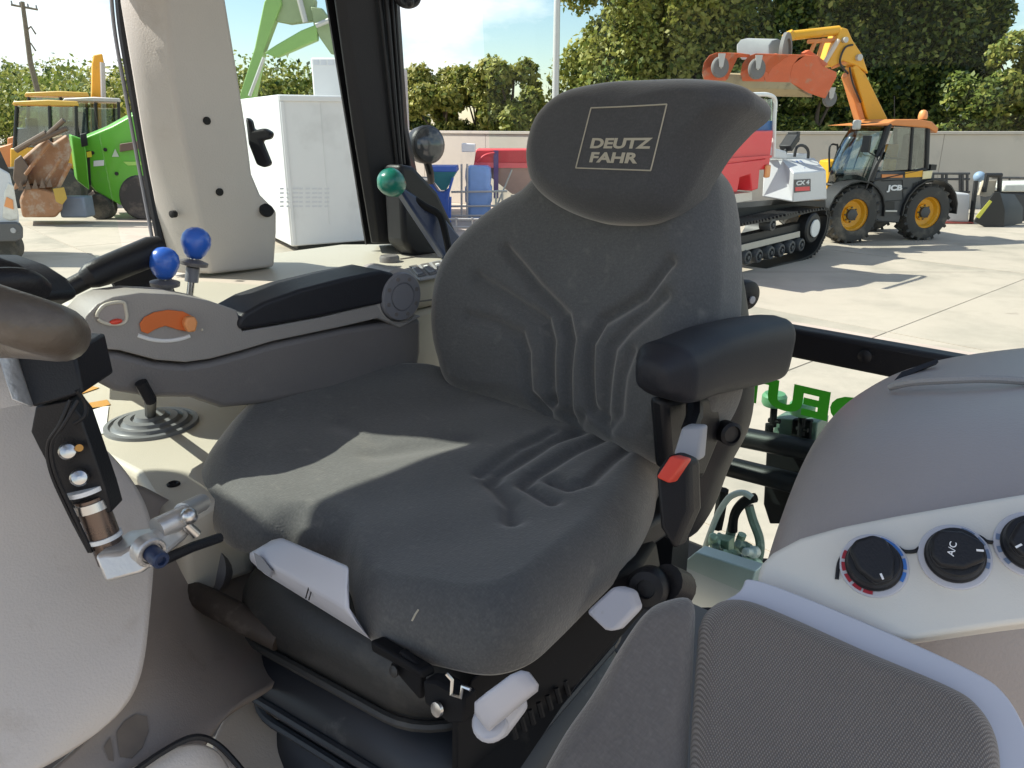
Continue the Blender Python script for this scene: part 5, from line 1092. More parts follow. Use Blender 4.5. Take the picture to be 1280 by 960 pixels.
# second track on the far side
mb = MB(); mb.loft([[p+V3((0, -1.35, 0)), p+(ctr-p).normalized()*.07+V3((0, -1.35, 0)), p+(ctr-p).normalized()*.07+V3((0, -1.77, 0)), p+V3((0, -1.77, 0))] for p in loop+[loop[0]]], cap=False); part("rubber_track", mb, m_mblk, dm)
# white bodywork: corner at px 992
cA = [Dm(992, 216, -.05), Dm(1033, 213, -.05), Dm(1034, 249, -.05), Dm(992, 253, -.05)]
tp = [Dm(979, 200, -.6), Dm(1022, 198, -.75)]
mb = MB(); e = V3((-.25, -1.15, 0))
vsb = cA+[Dm(979, 200, -.55), Dm(1018, 197, -.85), Dm(1034, 249, -.05)+V3((.05, -1.3, 0)), Dm(953, 246, -.55), Dm(955, 199, -.62), Dm(1033, 213, -.05)+V3((.05, -1.3, .0))]
# vertices: 0 side top-left,1 side top-right,2 side bottom-right,3 side bottom-left,4 top-left ridge,5 top-right ridge,6 far bottom right,7 left-back bottom,8 left-back top,9 far top right
mb.add(vsb, [(0, 1, 2, 3), (4, 5, 1, 0), (8, 4, 0, 3, 7), (5, 9, 1), (1, 9, 6, 2), (8, 7, 6, 9, 5, 4), (3, 2, 6, 7)]); hood_ = part("engine_cover", mb, m_whp, dm, bevel=.025, segs=3)
mb = MB(); mb.prism([Dm(a, b, -.5) for a, b in [(964, 184), (984, 189), (984, 199), (964, 198)]], (0, -.6, 0)); mb.prism([Dm(a, b, -.75) for a, b in [(978, 192), (1012, 192), (1016, 203), (978, 200)]], (0, -.5, 0)); part("dash_cover", mb, m_whp, dm, bevel=.03)
def dtext(txt, px, py, hpx, wpx, m, nm="lettering", s=-.046):
    o = Dm(px, py, s); k = (Dm(px, py-hpx, s)-o).length; wd_ = (Dm(px+wpx, py, s)-o).length; mb = MB(); mb.text(txt, o, (dx.dot(dx), 0, 0), (0, 0, 1), k, offset=.04, wid=wd_, depth=.003); return part(nm, mb, m, dm)
mb = MB(); mb.prism([Dm(a, b, -.048) for a, b in [(992.5, 224.5), (1013, 223.5), (1013, 239), (992.5, 241)]], (0, .006, 0)); part("name_plate", mb, mat("dark name plate", (.10, .09, .09), .5), dm)
mb = MB(); mb.prism([Dm(a, b, -.041) for a, b in [(994, 234), (1012, 233), (1012, 238), (994, 239)]], (0, .003, 0)); part("plate_band", mb, m_dred2, dm)
dtext("CX 4", 995, 232, 5.5, 16, m_print, s=-.040)
for a, b in (((1001, 205), (1014, 212)), ((1007, 203), (1020, 211))):
    mb = MB(); p, q_ = vsb[4].lerp(vsb[5], .35), vsb[0].lerp(vsb[1], .5); mb
for f0 in (.30, .42):
    mb = MB(); p, q_ = vsb[4].lerp(vsb[5], f0), vsb[0].lerp(vsb[1], f0+.12); nn_ = V3((0, .35, .9)).normalized(); mb.prism([p.lerp(q_, .15)+nn_*.004, p.lerp(q_, .15)+nn_*.004+V3((.06, 0, 0)), p.lerp(q_, .75)+nn_*.004+V3((.06, 0, 0)), p.lerp(q_, .75)+nn_*.004], nn_*.004); part("cover_stripe", mb, mat("blue stripe", (.10, .16, .35), .5), dm)
mb = MB(); mb.tube(cr([Dm(993, 196, -.6), Dm(996, 184, -.6), Dm(1004, 182, -.6), Dm(1010, 188, -.6), Dm(1010, 198, -.6)], 5), .03, 8); part("roll_rail", mb, m_mblk, dm)
mb = MB(); mb.tube([Dm(980, 196, -.6), Dm(984, 182, -.6)], .04, 8); mb.box(Dm(987, 178, -.6), (.35, .25, .14), Matrix.Rotation(-.7, 3, 'Y')); mb.box(Dm(992, 171, -.6), (.14, .2, .2)); part("control_pod", mb, m_mblk, dm, bevel=.03)
# red skip at the left, rear rail
mb = MB(); rr = []
sk = [(890, 200), (905, 164), (967, 164), (962, 200)]
mb.prism([Dm(a, b, .10) for a, b in [(868, 218), (908, 164), (967, 163), (962, 206), (958, 212)]], (0, -1.3, 0)); skp = part("skip", mb, m_dred2, dm, bevel=.02)
mb = MB(); mb.prism([Dm(a, b, .12) for a, b in [(868, 210), (958, 198), (957, 206), (950, 212), (948, 236), (940, 239), (938, 218), (925, 222), (922, 240), (900, 240)]], (0, -1.2, 0)); part("skip_frame", mb, m_dred2, dm, bevel=.02)
mb = MB(); mb.prism([Dm(a, b, .11) for a, b in [(880, 200), (962, 194), (962, 197), (880, 204)]], (0, .04, 0)); part("skip_rib", mb, m_dred2, dm)
mb = MB(); mb.box(Dm(959, 214, .12), (.16, .06, .22)); part("side_lamp", mb, m_orange2, dm, bevel=.03)
mb = MB(); mb.tube(cr([Dm(967, 196, .05), Dm(968, 150, .05), Dm(969, 126, .05), Dm(962, 119, .05), Dm(945, 118, .05), Dm(900, 120, .05)], 5), .035, 8); part("guard_rail", mb, m_white, dm)
mb = MB(); mb.prism([Dm(a, b, .0) for a, b in [(926, 152), (966, 151), (966, 163), (922, 164)]], (0, -.05, 0)); part("blue_screen", mb, mat("blue sheet", (.05, .15, .36), .5), dm)
mb = MB(); mb.prism([Dm(a, b, .0) for a, b in [(930, 122), (966, 124), (966, 151), (926, 151)]], (0, -.02, 0)); part("guard_glass", mb, m_glassv, dm)
mb = MB(); mb.prism([Dm(a, b, .0) for a, b in [(915, 243), (940, 240), (940, 250), (915, 254)]], (0, -.3, 0)); part("step_plate", mb, m_panel, dm)
# ================================================================== RIGHT EDGE OF THE YARD
SK = 0.0
def wprism(l, Yv, dY): 
    m2 = MB(); m2.prism([WY(a, b, Yv) for a, b in l], (dY*SK, dY, 0)); return m2
Yp = 21.0
pl = thing("wrapped_pallet", "white plastic-wrapped load standing on red pallet beside the telehandler", "pallet load", WY(1196, 282, Yp), WF)
mb = wprism([(1177, 277), (1181, 240), (1213, 242), (1211, 279)], Yp, .95); part("wrapped_load", mb, mat("milky stretch wrap", (.62, .60, .60), .35, var=.08, vs=3, bump=.4, bs=8), pl, bevel=.05, segs=3)
m_pred = mat("faded red pallet paint", (.55, .12, .10), .6, var=.15)
for px in (1171, 1190, 1209):
    mb = wprism([(px, 283), (px, 279), (px+6, 279), (px+6, 283)], Yp-.05, 1.0); part("pallet_block", mb, m_pred, pl)
mb = wprism([(1169, 279), (1169, 277), (1217, 278), (1217, 280)], Yp-.05, 1.05); part("pallet_deck", mb, m_pred, pl)
rk = thing("steel_rack", "low steel rack of thin bars between telehandler and wall", "rack", WY(1190, 262, 23.5), WF)
for px in (1166, 1178, 1183, 1200, 1203, 1209):
    mb = MB(); mb.tube([WY(px, 262, 23.5), WY(px, 217, 23.5)], .04, 6); part("upright", mb, m_ddg, rk)
for py in (217, 224, 240):
    mb = MB(); mb.tube([WY(1160, py, 23.5), WY(1212, py, 23.5)], .035, 6); part("rail", mb, m_ddg, rk)
bk = thing("loader_bucket", "black pointed loader bucket with yellow sticker right of the wrapped pallet", "bucket", WY(1235, 284, 20.3), WF)
mb = MB(); s1 = [(1218, 277), (1243, 241), (1250, 240), (1256, 262), (1255, 284), (1236, 286)]
mb.prism([WY(a, b, 20.3) for a, b in s1], (.0, .06, 0)); part("bucket_cheek", mb, m_mblk, bk)
mb = MB(); mb.loft([[WY(a, b, 20.3)+V3((0, .06, 0)) for a, b in ((1243, 241), (1256, 262), (1255, 284), (1236, 286))], [WY(a+40, b, 20.3)+V3((0, .5, 0)) for a, b in ((1243, 245), (1254, 262), (1253, 282), (1236, 283))]]); part("bucket_shell", mb, mat("dark blue grey steel", (.025, .030, .038), .45, dirt=(.07, .07, .075), ds=2), bk)
mb = wprism([(1219, 271), (1237, 250), (1240, 252), (1224, 273)], 20.29, -.01); part("bucket_sticker", mb, mat("lime sticker", (.65, .62, .08), .5), bk)
bc2 = thing("bucket_carriage", "beige and black quick-hitch frame standing behind the black bucket", "attachment", WY(1238, 284, 21.2), WF)
mb = wprism([(1224, 244), (1230, 226), (1246, 226), (1242, 244), (1232, 246)], 21.2, .1); part("back_plate", mb, mat("beige steel", (.5, .42, .32), .6), bc2)
for l in ([(1230, 240), (1234, 219)], [(1249, 240), (1250, 219)], [(1232, 219), (1252, 219)], [(1213, 284), (1220, 226)]):
    mb = MB(); mb.tube([WY(*l[0], 21.15), WY(*l[1], 21.15)], .06, 8); part("hitch_bar", mb, m_mblk, bc2)
mb = MB(); mb.ball(WY(1224, 221, 22), .15); part("blue_drum", mb, mat("blue drum plastic", (.25, .35, .48), .5), bc2)
tk = thing("black_tank", "long dark tank with pale lid cut by the right edge", "tank", WY(1268, 284, 21), WF)
mb = wprism([(1256, 284), (1255, 240), (1330, 240), (1330, 286)], 21.6, 1.2); part("tank_body", mb, mat("dark tank plastic", (.022, .027, .035), .4), tk, bevel=.08, segs=3)
mb = wprism([(1254, 240), (1256, 230), (1330, 229), (1330, 240)], 21.55, 1.2); part("tank_lid", mb, mat("pale lid", (.6, .6, .56), .5), tk, bevel=.04)
mb = MB(); mb.tube([WY(1240, 222, 24.2), WY(1330, 223, 24.2)], .035, 6); mb.tube([WY(1262, 240, 24.2), WY(1262, 222, 24.2)], .03, 6); part("top_rail", mb, m_ddg, tk)

# ================================================================== MIDDLE: HOPPERS BY THE WALL
m_bluep = mat("faded blue plastic", (.05, .13, .48), .45, var=.12); m_teal = mat("teal hopper paint", (.05, .24, .28), .5, var=.1); m_lblue = mat("pale blue tank plastic", (.22, .38, .70), .35, var=.15)
m_redp = mat("spreader red paint", (.66, .06, .07), .45, var=.1); m_spk = mat("clear pinkish sheet", (.50, .34, .30), .4, var=.1)
Yh = 21.0
bh = thing("blue_hopper", "blue and teal hopper with pointed outlet nearest the black corner post", "hopper", WY(552, 288, Yh), WF)
mb = MB(); mb.loft([[WY(533, 215, Yh), WY(570, 215, Yh), WY(570, 215, Yh)+V3((0, .9, 0)), WY(533, 215, Yh)+V3((0, .9, 0))], [WY(550, 239, Yh)+V3((0, .3, 0)), WY(556, 239, Yh)+V3((0, .3, 0)), WY(556, 239, Yh)+V3((0, .6, 0)), WY(550, 239, Yh)+V3((0, .6, 0))]]); part("funnel", mb, m_teal, bh)
mb = wprism([(532, 215), (532, 208), (570, 208), (571, 215)], Yh-.02, .95); part("rim_band", mb, m_bluep, bh, bevel=.02)
mb = wprism([(536, 222), (548, 240), (554, 240), (560, 236), (562, 280), (540, 288), (530, 288)], Yh+.35, .5); part("stand", mb, m_bluep, bh, bevel=.02)
for a, b in (((566, 222), (558, 250)), ((562, 288), (563, 246)), ((534, 288), (534, 222))):
    mb = MB(); mb.tube([WY(*a, Yh), WY(*b, Yh)], .035, 6); part("leg", mb, m_bluep, bh)
Yt = 21.6
bt_ = thing("spray_tank", "pale blue spray tank in a steel cage between the blue hopper and red spreader", "tank", WY(600, 284, Yt), WF)
c0 = WY(598, 278, Yt); ht_ = WY(598, 208, Yt).z-c0.z
mb = MB(); w_ = .40; mb.loft([rrect(c0.x, Yt+.5, hx, .40, c0.z+ht_*f, r=.15, rot=0) for f, hx in ((0, .28), (.1, .33), (.33, .34), (.36, .37), (.62, .37), (.66, .33), (.8, .36), (.96, .34), (1, .25))]); part("tank_body", mb, m_lblue, bt_, ang=60)
for px in (577, 584, 620, 628):
    mb = MB(); mb.tube([WY(px, 285, Yt), WY(px, 205 if px < 600 else 240, Yt)], .03, 6); part("cage_post", mb, m_gsteel, bt_)
for py in (240, 258, 270, 276):
    mb = MB(); mb.tube([WY(564, py, Yt), WY(634, py-1, Yt)], .03, 6); part("cage_rail", mb, m_gsteel, bt_)
mb = wprism([(577, 190), (577, 179), (594, 180), (594, 190)], Yt+.1, .3); mb.v += wprism([(577, 205), (577, 192), (584, 192), (584, 205)], Yt+.1, .02).v and []; part("white_box", mb, m_white, bt_, bevel=.02)
for i in range(9):
    px = 566+i*7; mb = MB(); q = WY(px, 290-(i % 3)*4, Yt-.2); mb.lathe([(.07, -.05), (.09, 0), (.05, .06)], q, (random.random(), -1, random.random()), 10); part("valve_cluster", mb, (m_mblk, m_gsteel, m_steelg)[i % 3], bt_)
Yr = 22.4
sr = thing("red_spreader", "red hopper spreader with tapering sides left of the headrest", "spreader", WY(625, 280, Yr), WF)
mb = wprism([(592, 207), (595, 187), (700, 187), (700, 209)], Yr, 1.3); part("hopper_band", mb, m_redp, sr, bevel=.03)
mb = MB(); mb.loft([[WY(596, 208, Yr), WY(700, 208, Yr), WY(700, 208, Yr)+V3((0, 1.3, 0)), WY(596, 208, Yr)+V3((0, 1.3, 0))], [WY(640, 244, Yr)+V3((0, .4, 0)), WY(690, 244, Yr)+V3((0, .4, 0)), WY(690, 244, Yr)+V3((0, .9, 0)), WY(640, 244, Yr)+V3((0, .9, 0))]]); part("hopper_cone", mb, m_spk, sr)
mb = wprism([(591, 210), (593, 203), (650, 204), (690, 204), (690, 210)], Yr-.05, .03); part("lower_flange", mb, mat("bright red flange", (.85, .14, .15), .4), sr)
mb = wprism([(617, 248), (617, 188), (623, 188), (623, 248)], Yr-.08, .06); part("hopper_post", mb, mat("purple-blue post", (.14, .08, .22), .5), sr)
mb = MB(); mb.tube(cr([WY(596, 203, Yr-.1), WY(606, 194, Yr-.1), WY(618, 191, Yr-.1)], 5), .03, 6); part("hose", mb, m_redp, sr)
mb = MB(); mb.tube([WY(640, 212, Yr-.1), WY(622, 255, Yr-.1)], .025, 6); mb.tube([WY(645, 282, Yr), WY(640, 244, Yr+.4)], .04, 6); mb.tube([WY(685, 282, Yr), WY(690, 244, Yr+.4)], .04, 6); part("stay_bar", mb, m_gsteel, sr)
bx = thing("steel_crate", "low grey steel crate frame on the ground beneath the pale blue tank", "crate", WY(612, 300, 19.5), WF)
for px in (570, 590, 610, 640):
    mb = MB(); mb.tube([WY(px, 300, 19.5), WY(px, 272, 19.5)], .03, 6); part("crate_post", mb, m_gsteel, bx)
for py in (274, 284, 297):
    mb = MB(); mb.tube([WY(560, py, 19.5), WY(650, py, 19.5)], .03, 6); part("crate_rail", mb, m_gsteel, bx)

# ================================================================== WHITE CONTAINER AND GREEN BOOM (through the quarter window)
m_contw = mat("white container paint", (.70, .69, .68), .5, var=.03, dirt=(.6, .59, .58), ds=.8, dth=.55)
Yc = 16.0
ca = radians(30); e1 = V3((cos(ca), sin(ca), 0)); e2 = V3((-sin(ca), cos(ca), 0))
c0 = WY(347, 118, Yc); zt2 = c0.z; c0.z = 0
CF = Matrix.Translation(c0) @ Matrix.Rotation(ca, 4, 'Z')
def Cc(px, py, s=0.0): return hit(CF, px, py, 1, s)
ct = thing("white_container", "large white steel container filling the quarter window behind the beige pillar", "container", (1.2, 1.5, 0), CF)
mb = MB(); mb.bb((0, 0, .14), (2.45, 4.2, zt2)); part("box", mb, m_contw, ct, bevel=.03)
mb = MB(); mb.bb((.02, -.035, zt2-.12), (2.43, -.002, zt2-.02)); part("top_rail", mb, m_contw, ct, bevel=.01)
mb = MB(); mb.bb((.03, -.03, .16), (.10, -.002, zt2-.125)); part("corner_rail", mb, m_contw, ct, bevel=.01)
for x_ in (.83, 1.63):
    mb = MB(); mb.bb((x_, -.008, .55), (x_+.012, -.001, zt2-.14)); part("panel_joint", mb, m_contw, ct)
mb = MB(); mb.bb((.2, .3, .02), (2.2, 4.0, .138)); part("base_frame", mb, m_mblk, ct)
m_fp = mat("faint grey print", (.60, .60, .62), .6, var=.02)
me_ = None
for r_ in range(5):
    for k in range(8):
        a = Cc(350+k*8, 237+r_*5.5, -.001); m2 = MB(); m2.bb((a.x, -.006, a.z), (a.x+.075+.02*((k*7+r_*3) % 3), -.001, a.z+.035)); part("print_mark", m2, m_fp, ct)
l0 = WY(388, 72, 20.5); lr = thing("lorry_box", "pale grey lorry box body standing just behind the white container", "lorry", (l0.x+.9, 21.5, 0), WF)
mb = MB(); mb.bb((l0.x, 20.5, .8), (l0.x+1.8, 25, l0.z)); lbx = part("box_body", mb, m_contw, lr, bevel=.04)
for k in range(4):
    a = WY(392+k*9, 78, 20.49); mb = MB(); mb.bb((a.x, 20.485, a.z-.06), (a.x+.13, 20.499, a.z+.06)); part("print_mark", mb, m_fp, lbx)
mb = MB(); mb.bb((l0.x+.2, 20.8, .35), (l0.x+1.6, 24.8, .8)); part("lorry_chassis", mb, m_mblk, lr)
m_grn = mat("pale machine green paint", (.26, .44, .13), .4, var=.08); m_grn2 = mat("dull green paint", (.30, .37, .20), .5, var=.1)
Yg = 24.0
gb_ = thing("green_loader_crane", "pale green folding loader boom reaching up behind the white container", "crane", WY(340, 110, Yg), WF)
def gbar(l, m, nm, dY=.35, Yv=Yg): part(nm, wprism(l, Yv, dY), m, gb_, bevel=.03)
gbar([(296, 130), (318, 60), (330, 2), (346, -20), (352, 5), (342, 30), (330, 62), (316, 125)], m_grn, "main_boom")
gbar([(330, 66), (345, 72), (396, 50), (396, 30), (376, 38), (345, 56)], m_grn, "jib_boom", .3, Yg-.05)
gbar([(346, 10), (342, 26), (362, 30), (392, 26), (394, 0), (380, -20), (350, -20)], m_grn2, "knuckle", .3, Yg+.1)
gbar([(388, 8), (402, 10), (416, 30), (422, 66), (414, 68), (400, 48), (392, 32)], m_grn2, "dipper", .25, Yg)
mb = MB(); mb.tube([WY(395, 32, Yg-.2), WY(425, 20, Yg-.2)], .07, 10); mb.tube([WY(372, -10, Yg-.1), WY(382, 28, Yg-.1)], .08, 10); part("ram", mb, m_gsteel, gb_)
mb = MB(); mb.tube([WY(330, 72, Yg-.2), WY(312, 120, Yg-.2)], .05, 10); part("boom_cylinder", mb, m_gsteel, gb_)
mb = MB(); mb.box(WY(306, 150, Yg)+V3((0, .5, -1.2)), (1.6, 1.6, 2.4)); part("crane_base", mb, m_grn, gb_, bevel=.06)
tree("small green tree between the crane boom and the container top", "tree", (atx(352, 34), 34, 0), blobs_for(4.4, 2.2, 1.6, 10, .3), 4000, .25, (.6, .3, .1), .14)

# ================================================================== LEFT: MACHINES SEEN PAST THE PILLAR
# white van corner
SK = -.68
Yv_ = 14.6
vn = thing("white_van", "front corner of a silver-white van cut by the left edge", "van", WZ(5, 318), WF)
m_van = mat("van paint", (.62, .63, .65), .3, var=.03, coat=.4)
def vp(l, m, nm, Yv=Yv_, dY=1.7, bv=.04): return part(nm, wprism(l, Yv, dY), m, vn, bevel=bv, segs=3)
vp([(-160, 300), (-160, 215), (-8, 205), (12, 216), (18, 240), (24, 270), (24, 284), (20, 296), (-20, 304)], m_van, "body")
vp([(-130, 215), (-110, 170), (-30, 168), (-8, 206)], m_glassv, "windscreen", Yv_+.1, 1.4, .03)
vp([(-14, 206), (-4, 190), (0, 188), (13, 216), (8, 218)], m_mblk, "mirror_pillar", Yv_+.02, .1, .01)
vp([(3, 272), (5, 240), (10, 228), (17, 232), (22, 262), (22, 274), (12, 276)], mat("headlamp clear plastic", (.70, .68, .62), .15, var=.2, vs=12), "headlight", Yv_-.03, .08, .02)
vp([(5, 258), (8, 246), (16, 250), (17, 262)], m_orange2, "indicator", Yv_-.05, .04, .01)
vp([(-160, 304), (-160, 280), (22, 278), (29, 284), (29, 298), (20, 302)], mat("grey bumper plastic", (.09, .09, .095), .5), "bumper", Yv_-.1, .5, .03)
mb = MB(); mb.lathe([(.05, 0), (.05, .02), (.001, .02)], WY(17, 288, Yv_-.1), (0, -1, 0), 14); part("fog_lamp", mb, m_lgrey, vn)
for px in (5, -120):
    c = WY(px, 300, Yv_+.35); c.z = .32; mb = MB(); mb.lathe([(.12, -.1), (.30, -.11), (.32, -.08), (.32, .08), (.30, .11), (.12, .1)], c, (0, 1, 0), 24); part("wheel", mb, m_tyre, vn)
# big brown bucket of the excavator
SK = -.58
m_rust = mat("worn brown bucket steel", (.34, .17, .085), .6, .1, var=.25, vs=5, dirt=(.42, .32, .24), ds=4, dth=.5)
m_rust2 = mat("dark worn steel", (.16, .11, .08), .55, .3, var=.3, vs=5)
Yb = 20.5
bb_ = thing("excavator_bucket", "big worn brown excavator bucket lying on the ground behind the van", "bucket", WZ(60, 272), WF)
def bpz(l, m, nm, Yv=Yb, dY=.08, bv=.01): return part(nm, wprism(l, Yv, dY), m, bb_, bevel=bv)
bpz([(28, 272), (24, 250), (34, 232), (48, 234), (68, 240), (80, 250), (78, 262), (70, 272)], m_rust, "bucket_body", Yb, 1.2, .06)
bpz([(16, 238), (28, 198), (58, 172), (66, 180), (84, 168), (90, 188), (78, 230), (60, 238), (40, 230)], m_rust, "bucket_shell", Yb+.3, .9, .05)
bpz([(18, 200), (26, 194), (36, 208), (34, 228), (24, 236), (16, 224)], m_rust2, "bucket_ear", Yb+.1, .2, .02)
for a, b, r in (((32, 218), (62, 178), .05), ((20, 188), (58, 166), .07), ((56, 230), (76, 198), .05), ((72, 236), (88, 205), .05), ((40, 180), (84, 160), .06), ((58, 170), (80, 150), .06)):
    mb = MB(); mb.tube([WY(*a, Yb+.1), WY(*b, Yb+.1)], r, 8); part("bucket_bar", mb, m_rust if r < .06 else m_rust2, bb_)
for i in range(5):
    bpz([(22+i*9, 238-i*1), (26+i*9, 226-i), (30+i*9, 238-i)], m_rust2, "bucket_tooth", Yb-.05, .1, .005)
bpz([(66, 236), (80, 234), (84, 248), (78, 256), (70, 252)], mat("worn yellow edge", (.5, .33, .06), .6), "side_cutter", Yb-.04, .06)
mb = MB(); mb.box(WY(96, 258, Yb+.6), (.7, .5, .55)); part("grey_hitch", mb, mat("blue grey steel", (.20, .24, .32), .5), bb_, bevel=.05)
bl = thing("timber_board", "pale flat boards lying on the yard below the green machine", "boards", WZ(100, 262), WF)
mb = MB(); c = WZ(102, 260); mb.box(c+V3((0, 0, .12)), (2.2, .5, .07)); part("board", mb, mat("pale board", (.5, .45, .38), .7), bl); mb = MB(); mb.box(c+V3((-.6, 0, .045)), (.1, .45, .08)); mb.box(c+V3((.7, 0, .045)), (.1, .45, .08)); part("bearer", mb, m_wood, bl)
# backhoes with yellow roofs
m_yel2 = mat("pale yellow roof paint", (.72, .42, .07), .45, var=.06)
def backhoe(label, Yv, dx_, dy_, sc, roofm):
    t = thing("backhoe_loader", label, "backhoe", WY(58+dx_, 240, Yv), WF, "loaders parked beyond the brown bucket")
    def P(px, py): return (58+dx_+(px-58)*sc, 150+dy_+(py-150)*sc)
    def q(l, m, nm, o=0, dY=1.6, bv=.03): part(nm, wprism([P(*p) for p in l], Yv+o, dY), m, t, bevel=bv)
    q([(14, 122), (16, 118), (60, 116), (98, 118), (100, 124)], roofm, "roof", -.05, 1.7)
    for a, b in (((20, 124), (17, 178)), ((62, 124), (64, 178)), ((96, 124), (97, 178))):
        for o in (0, 1.6):
            mb = MB(); mb.tube([WY(*P(*a), Yv)+V3((o*SK, o, 0)), WY(*P(*b), Yv)+V3((o*SK, o, 0))], .05, 8); part("cab_pillar", mb, m_mblk, t)
    q([(21, 125), (19, 176), (62, 176), (61, 125)], m_glassv, "side_glass", .02, .02, 0); q([(64, 125), (66, 176), (95, 176), (95, 125)], m_glassv, "side_glass", .02, .02, 0)
    mb = MB(); mb.box(WY(*P(36, 170), Yv+.8), (.5, .5, .9)); mb.box(WY(*P(42, 160), Yv+.8), (.15, .5, 1.0)); part("cab_seat", mb, m_navy, t, bevel=.05)
    q([(12, 178), (100, 178), (100, 236), (60, 240), (12, 238)], m_yel, "body", -.1, 1.8); q([(-8, 178), (14, 172), (16, 210), (-8, 214)], m_orp, "bonnet", .1, 1.2)
    for px in (22, 84):
        c = WY(*P(px, 236), Yv-.2); c.z = .62; mb = MB(); mb.lathe([(.3, -.2), (.6, -.22), (.64, -.15), (.64, .15), (.6, .22), (.3, .2)], c, (0, 1, 0), 28); part("wheel", mb, m_tyre, t)
    return t
backhoe("yellow backhoe loader with pale roof nearest behind the brown bucket", 25.5, 0, 8, .98, m_yel2)
backhoe("rear yellow backhoe loader whose roof shows just above the nearer one", 30, 14, -4, .95, m_yel2)
backhoe("far loader with grey cab roof above the green machine", 27.5, 58, 0, .85, m_gsteel)
yb = thing("yellow_boom", "upright orange-yellow digger boom standing above the machine roofs", "boom", WY(122, 240, 31), WF)
mb = wprism([(113, 185), (115, 80), (117, 68), (128, 67), (131, 82), (132, 185)], 31, .4); part("boom_arm", mb, m_yel, yb, bevel=.04)
mb = MB(); mb.tube([WY(131, 185, 30.8), WY(128, 78, 30.8)], .09, 8); part("boom_ram", mb, m_gsteel, yb)
mb = MB(); mb.bb((WY(112, 200, 31).x, 31, 0), (WY(134, 200, 31).x, 31.8, WY(122, 184, 31).z)); part("boom_foot", mb, m_yel, yb, bevel=.03)
# lime green telehandler
Yk = 22.0
gt = thing("green_telehandler", "lime green telehandler body parked beside the brown bucket, left of the pillar", "telehandler", WZ(150, 268), WF)
m_lime = mat("lime green paint", (.12, .44, .035), .38, var=.06, coat=.2, dirt=(.13, .36, .07), ds=2.5, dth=.58)
def gp_(l, m, nm, o=0, dY=1.9, bv=.04): return part(nm, wprism(l, Yk+o, dY), m, gt, bevel=bv, segs=3)
gp_([(106, 172), (140, 158), (180, 136), (240, 136), (240, 240), (180, 258), (150, 256), (118, 238), (112, 225), (106, 186)], m_lime, "body")
gp_([(88, 168), (105, 174), (108, 190), (112, 238), (96, 226), (92, 196)], m_lime, "nose_panel", -.06, 1.4)
gp_([(104, 190), (112, 188), (114, 232), (108, 230)], m_mblk, "nose_slot", -.03, .1, .01)
gp_([(108, 190), (114, 189), (115, 196), (109, 197)], mat("yellow decal", (.7, .6, .05), .5), "decal", -.05, .02, 0)
gp_([(117, 201), (130, 200), (130, 207), (117, 208)], m_print, "decal", -.03, .02, 0)
gp_([(140, 196), (144, 186), (149, 196)], mat("pale triangle", (.5, .6, .45), .5), "decal", -.03, .02, 0)
gp_([(154, 202), (184, 202), (184, 206), (160, 207)], mat("bright green trim", (.35, .62, .12), .4), "trim_strip", -.05, .05, .005)
gp_([(100, 168), (108, 166), (110, 182), (102, 184)], m_mblk, "bracket", -.1, .1, .01); gp_([(150, 180), (176, 176), (174, 186), (150, 190)], m_rust2, "hitch", -.12, .12, .01)
for px, py in ((116, 191), (132, 187), (146, 217)):
    mb = MB(); mb.lathe([(.05, 0), (.05, .03), (.001, .03)], WY(px, py, Yk), (0, -1, 0), 12); part("bolt_cap", mb, m_mblk, gt)
for px, r in ((128, .36), (182, .62)):
    c = WY(px, 260, Yk+.15); c.z = r*.95; mb = MB(); mb.lathe([(r*.5, -.2), (r*.9, -.22), (r, -.15), (r, .15), (r*.9, .22), (r*.5, .2)], c, (0, 1, 0), 28); w_ = part("tyre", mb, m_tyre, gt); mb = MB(); mb.lathe([(r*.52, -.1), (r*.52, .16), (r*.3, .14), (.001, .14)], c, (0, -1, 0), 20); part("rim", mb, m_gsteel, w_)

SK = 0.0
# ================================================================== REAR LINKAGE OUTSIDE THE REAR GLASS
rl = thing("rear_linkage", "grey-green hydraulic valves and black linkage bars outside the rear window", "linkage", Y(950, 620, 2.0))
for a, b, r in (((905, 542), (1060, 572), .030), ((890, 578), (1050, 618), .030)):
    mb = MB(); mb.tube([Y(*a, 1.95), Y(*b, 1.95)], r, 14); part("link_bar", mb, m_black, rl)
def rp(l, m, nm, yv=2.0, dY=.08, bv=.004): return part(nm, (lambda m2: m2.prism([Y(a, b, yv) for a, b in l], (0, dY, 0)))(MB()), m, rl, bevel=bv)
rp([(968, 522), (1022, 528), (1018, 562), (965, 550)], m_steelg, "valve_block"); rp([(958, 556), (1020, 562), (1016, 655), (962, 655), (954, 630)], m_blackm, "mast_plate", 2.05)
rp([(990, 524), (1014, 526), (1012, 556), (988, 552)], m_blackm, "valve_cover", 1.99, .02)
rp([(958, 560), (1010, 570), (1010, 577), (958, 566)], m_boot, "cross_plate", 1.98, .03)
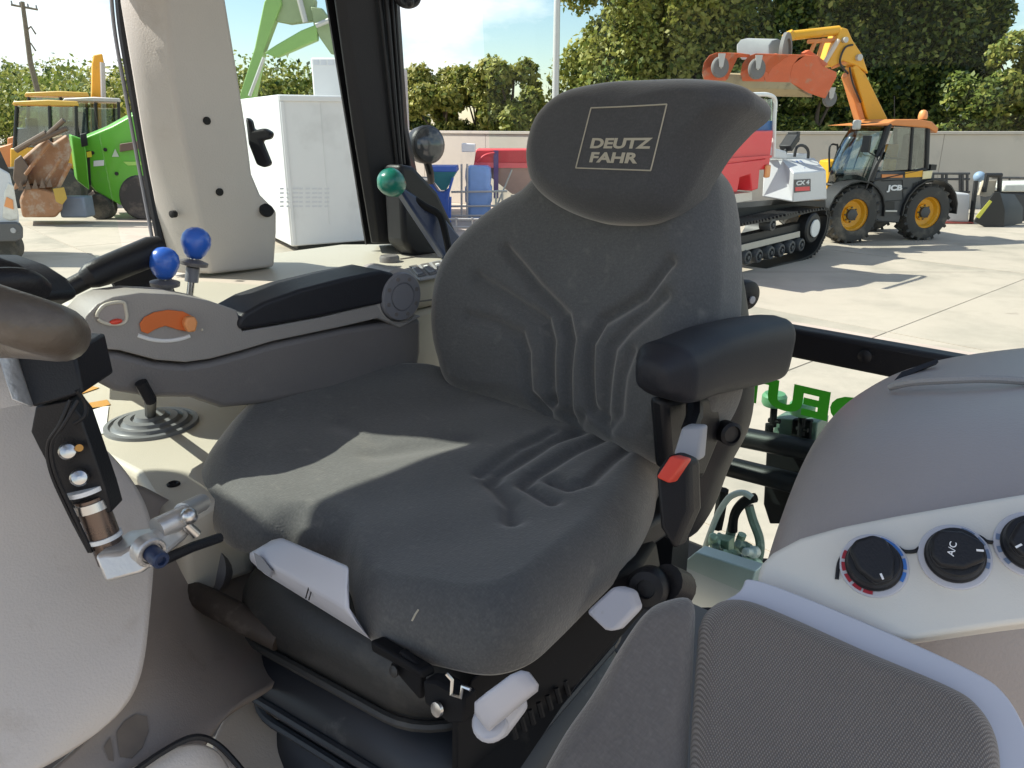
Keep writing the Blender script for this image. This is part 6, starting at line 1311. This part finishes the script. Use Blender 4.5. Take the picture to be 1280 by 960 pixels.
for px, py in ((968, 503), (1003, 514)):
    mb = MB(); mb.tube([Y(px, py, 1.98), Y(px-2, py+30, 1.98)], .010, 10); mb.tube([Y(px-7, py+22, 1.98), Y(px+7, py+24, 1.98)], .007, 8); k = part("plunger", mb, m_blackm, rl)
    mb = MB(); c = Y(px, py-4, 1.98); mb.lathe([(.030, -.018), (.034, -.010), (.034, .010), (.028, .018), (.001, .018)], c, (0, 0, 1), 18); part("plunger_cap", mb, mat("green cap", (.14, .33, .17), .5), k)
mb = MB(); mb.tube([Y(962, 530, 1.97), Y(960, 560, 1.97)], .012, 10); part("side_rod", mb, m_blackm, rl)
m_hose = mat("pale hose", (.52, .57, .53), .5); m_pgrn = mat("pale green coupling", (.36, .50, .38), .45, .2, var=.2)
for i, (l, r, m) in enumerate((([(876, 700), (894, 650), (908, 626), (918, 618), (930, 616), (940, 622)], .009, m_hose), ([(916, 664), (917, 648), (922, 636), (932, 626), (944, 622)], .014, m_blackm), ([(936, 632), (941, 650), (949, 672), (950, 690), (945, 706)], .013, m_steelg), ([(886, 698), (892, 680), (900, 668)], .008, m_hose), ([(916, 655), (912, 672), (906, 690)], .015, m_steelg), ([(908, 694), (920, 686), (928, 668)], .013, m_pgrn), ([(904, 612), (900, 640), (896, 660)], .017, m_blackm))):
    mb = MB(); mb.tube(cr([Y(a, b, 1.85+.01*i) for a, b in l], 6), r, 8); part("hydraulic_hose", mb, m, rl)
for i, (px, py) in enumerate(((893, 676), (899, 690), (906, 700), (915, 694), (922, 702), (931, 700), (940, 704), (930, 684), (939, 690))):
    mb = MB(); c = Y(px, py, 1.82); ax = V3((random.uniform(-.4, .4), -.6, random.uniform(.2, 1)))
    mb.lathe([(.013, -.03), (.018, -.02), (.018, .0), (.012, .006), (.012, .03), (.008, .034), (.001, .034)], c, ax, 14); part("coupling", mb, (m_pgrn, m_steelg, m_plate)[i % 3], rl)
rp([(889, 672), (911, 676), (909, 700), (888, 694)], m_pgrn, "coupling_block", 1.84, .04)
rp([(872, 700), (952, 706), (950, 740), (860, 735)], m_blackm, "coupler_plate", 1.90, .05)
rp([(838, 716), (870, 690), (945, 714), (930, 760), (850, 760)], m_plate, "cover_plate", 1.68, .05, .004)
mb = MB(); mb.bb((-1.3, 1.75, .8), (-.2, 2.3, 1.10)); part("axle_housing", mb, m_blackm, rl, bevel=.05)
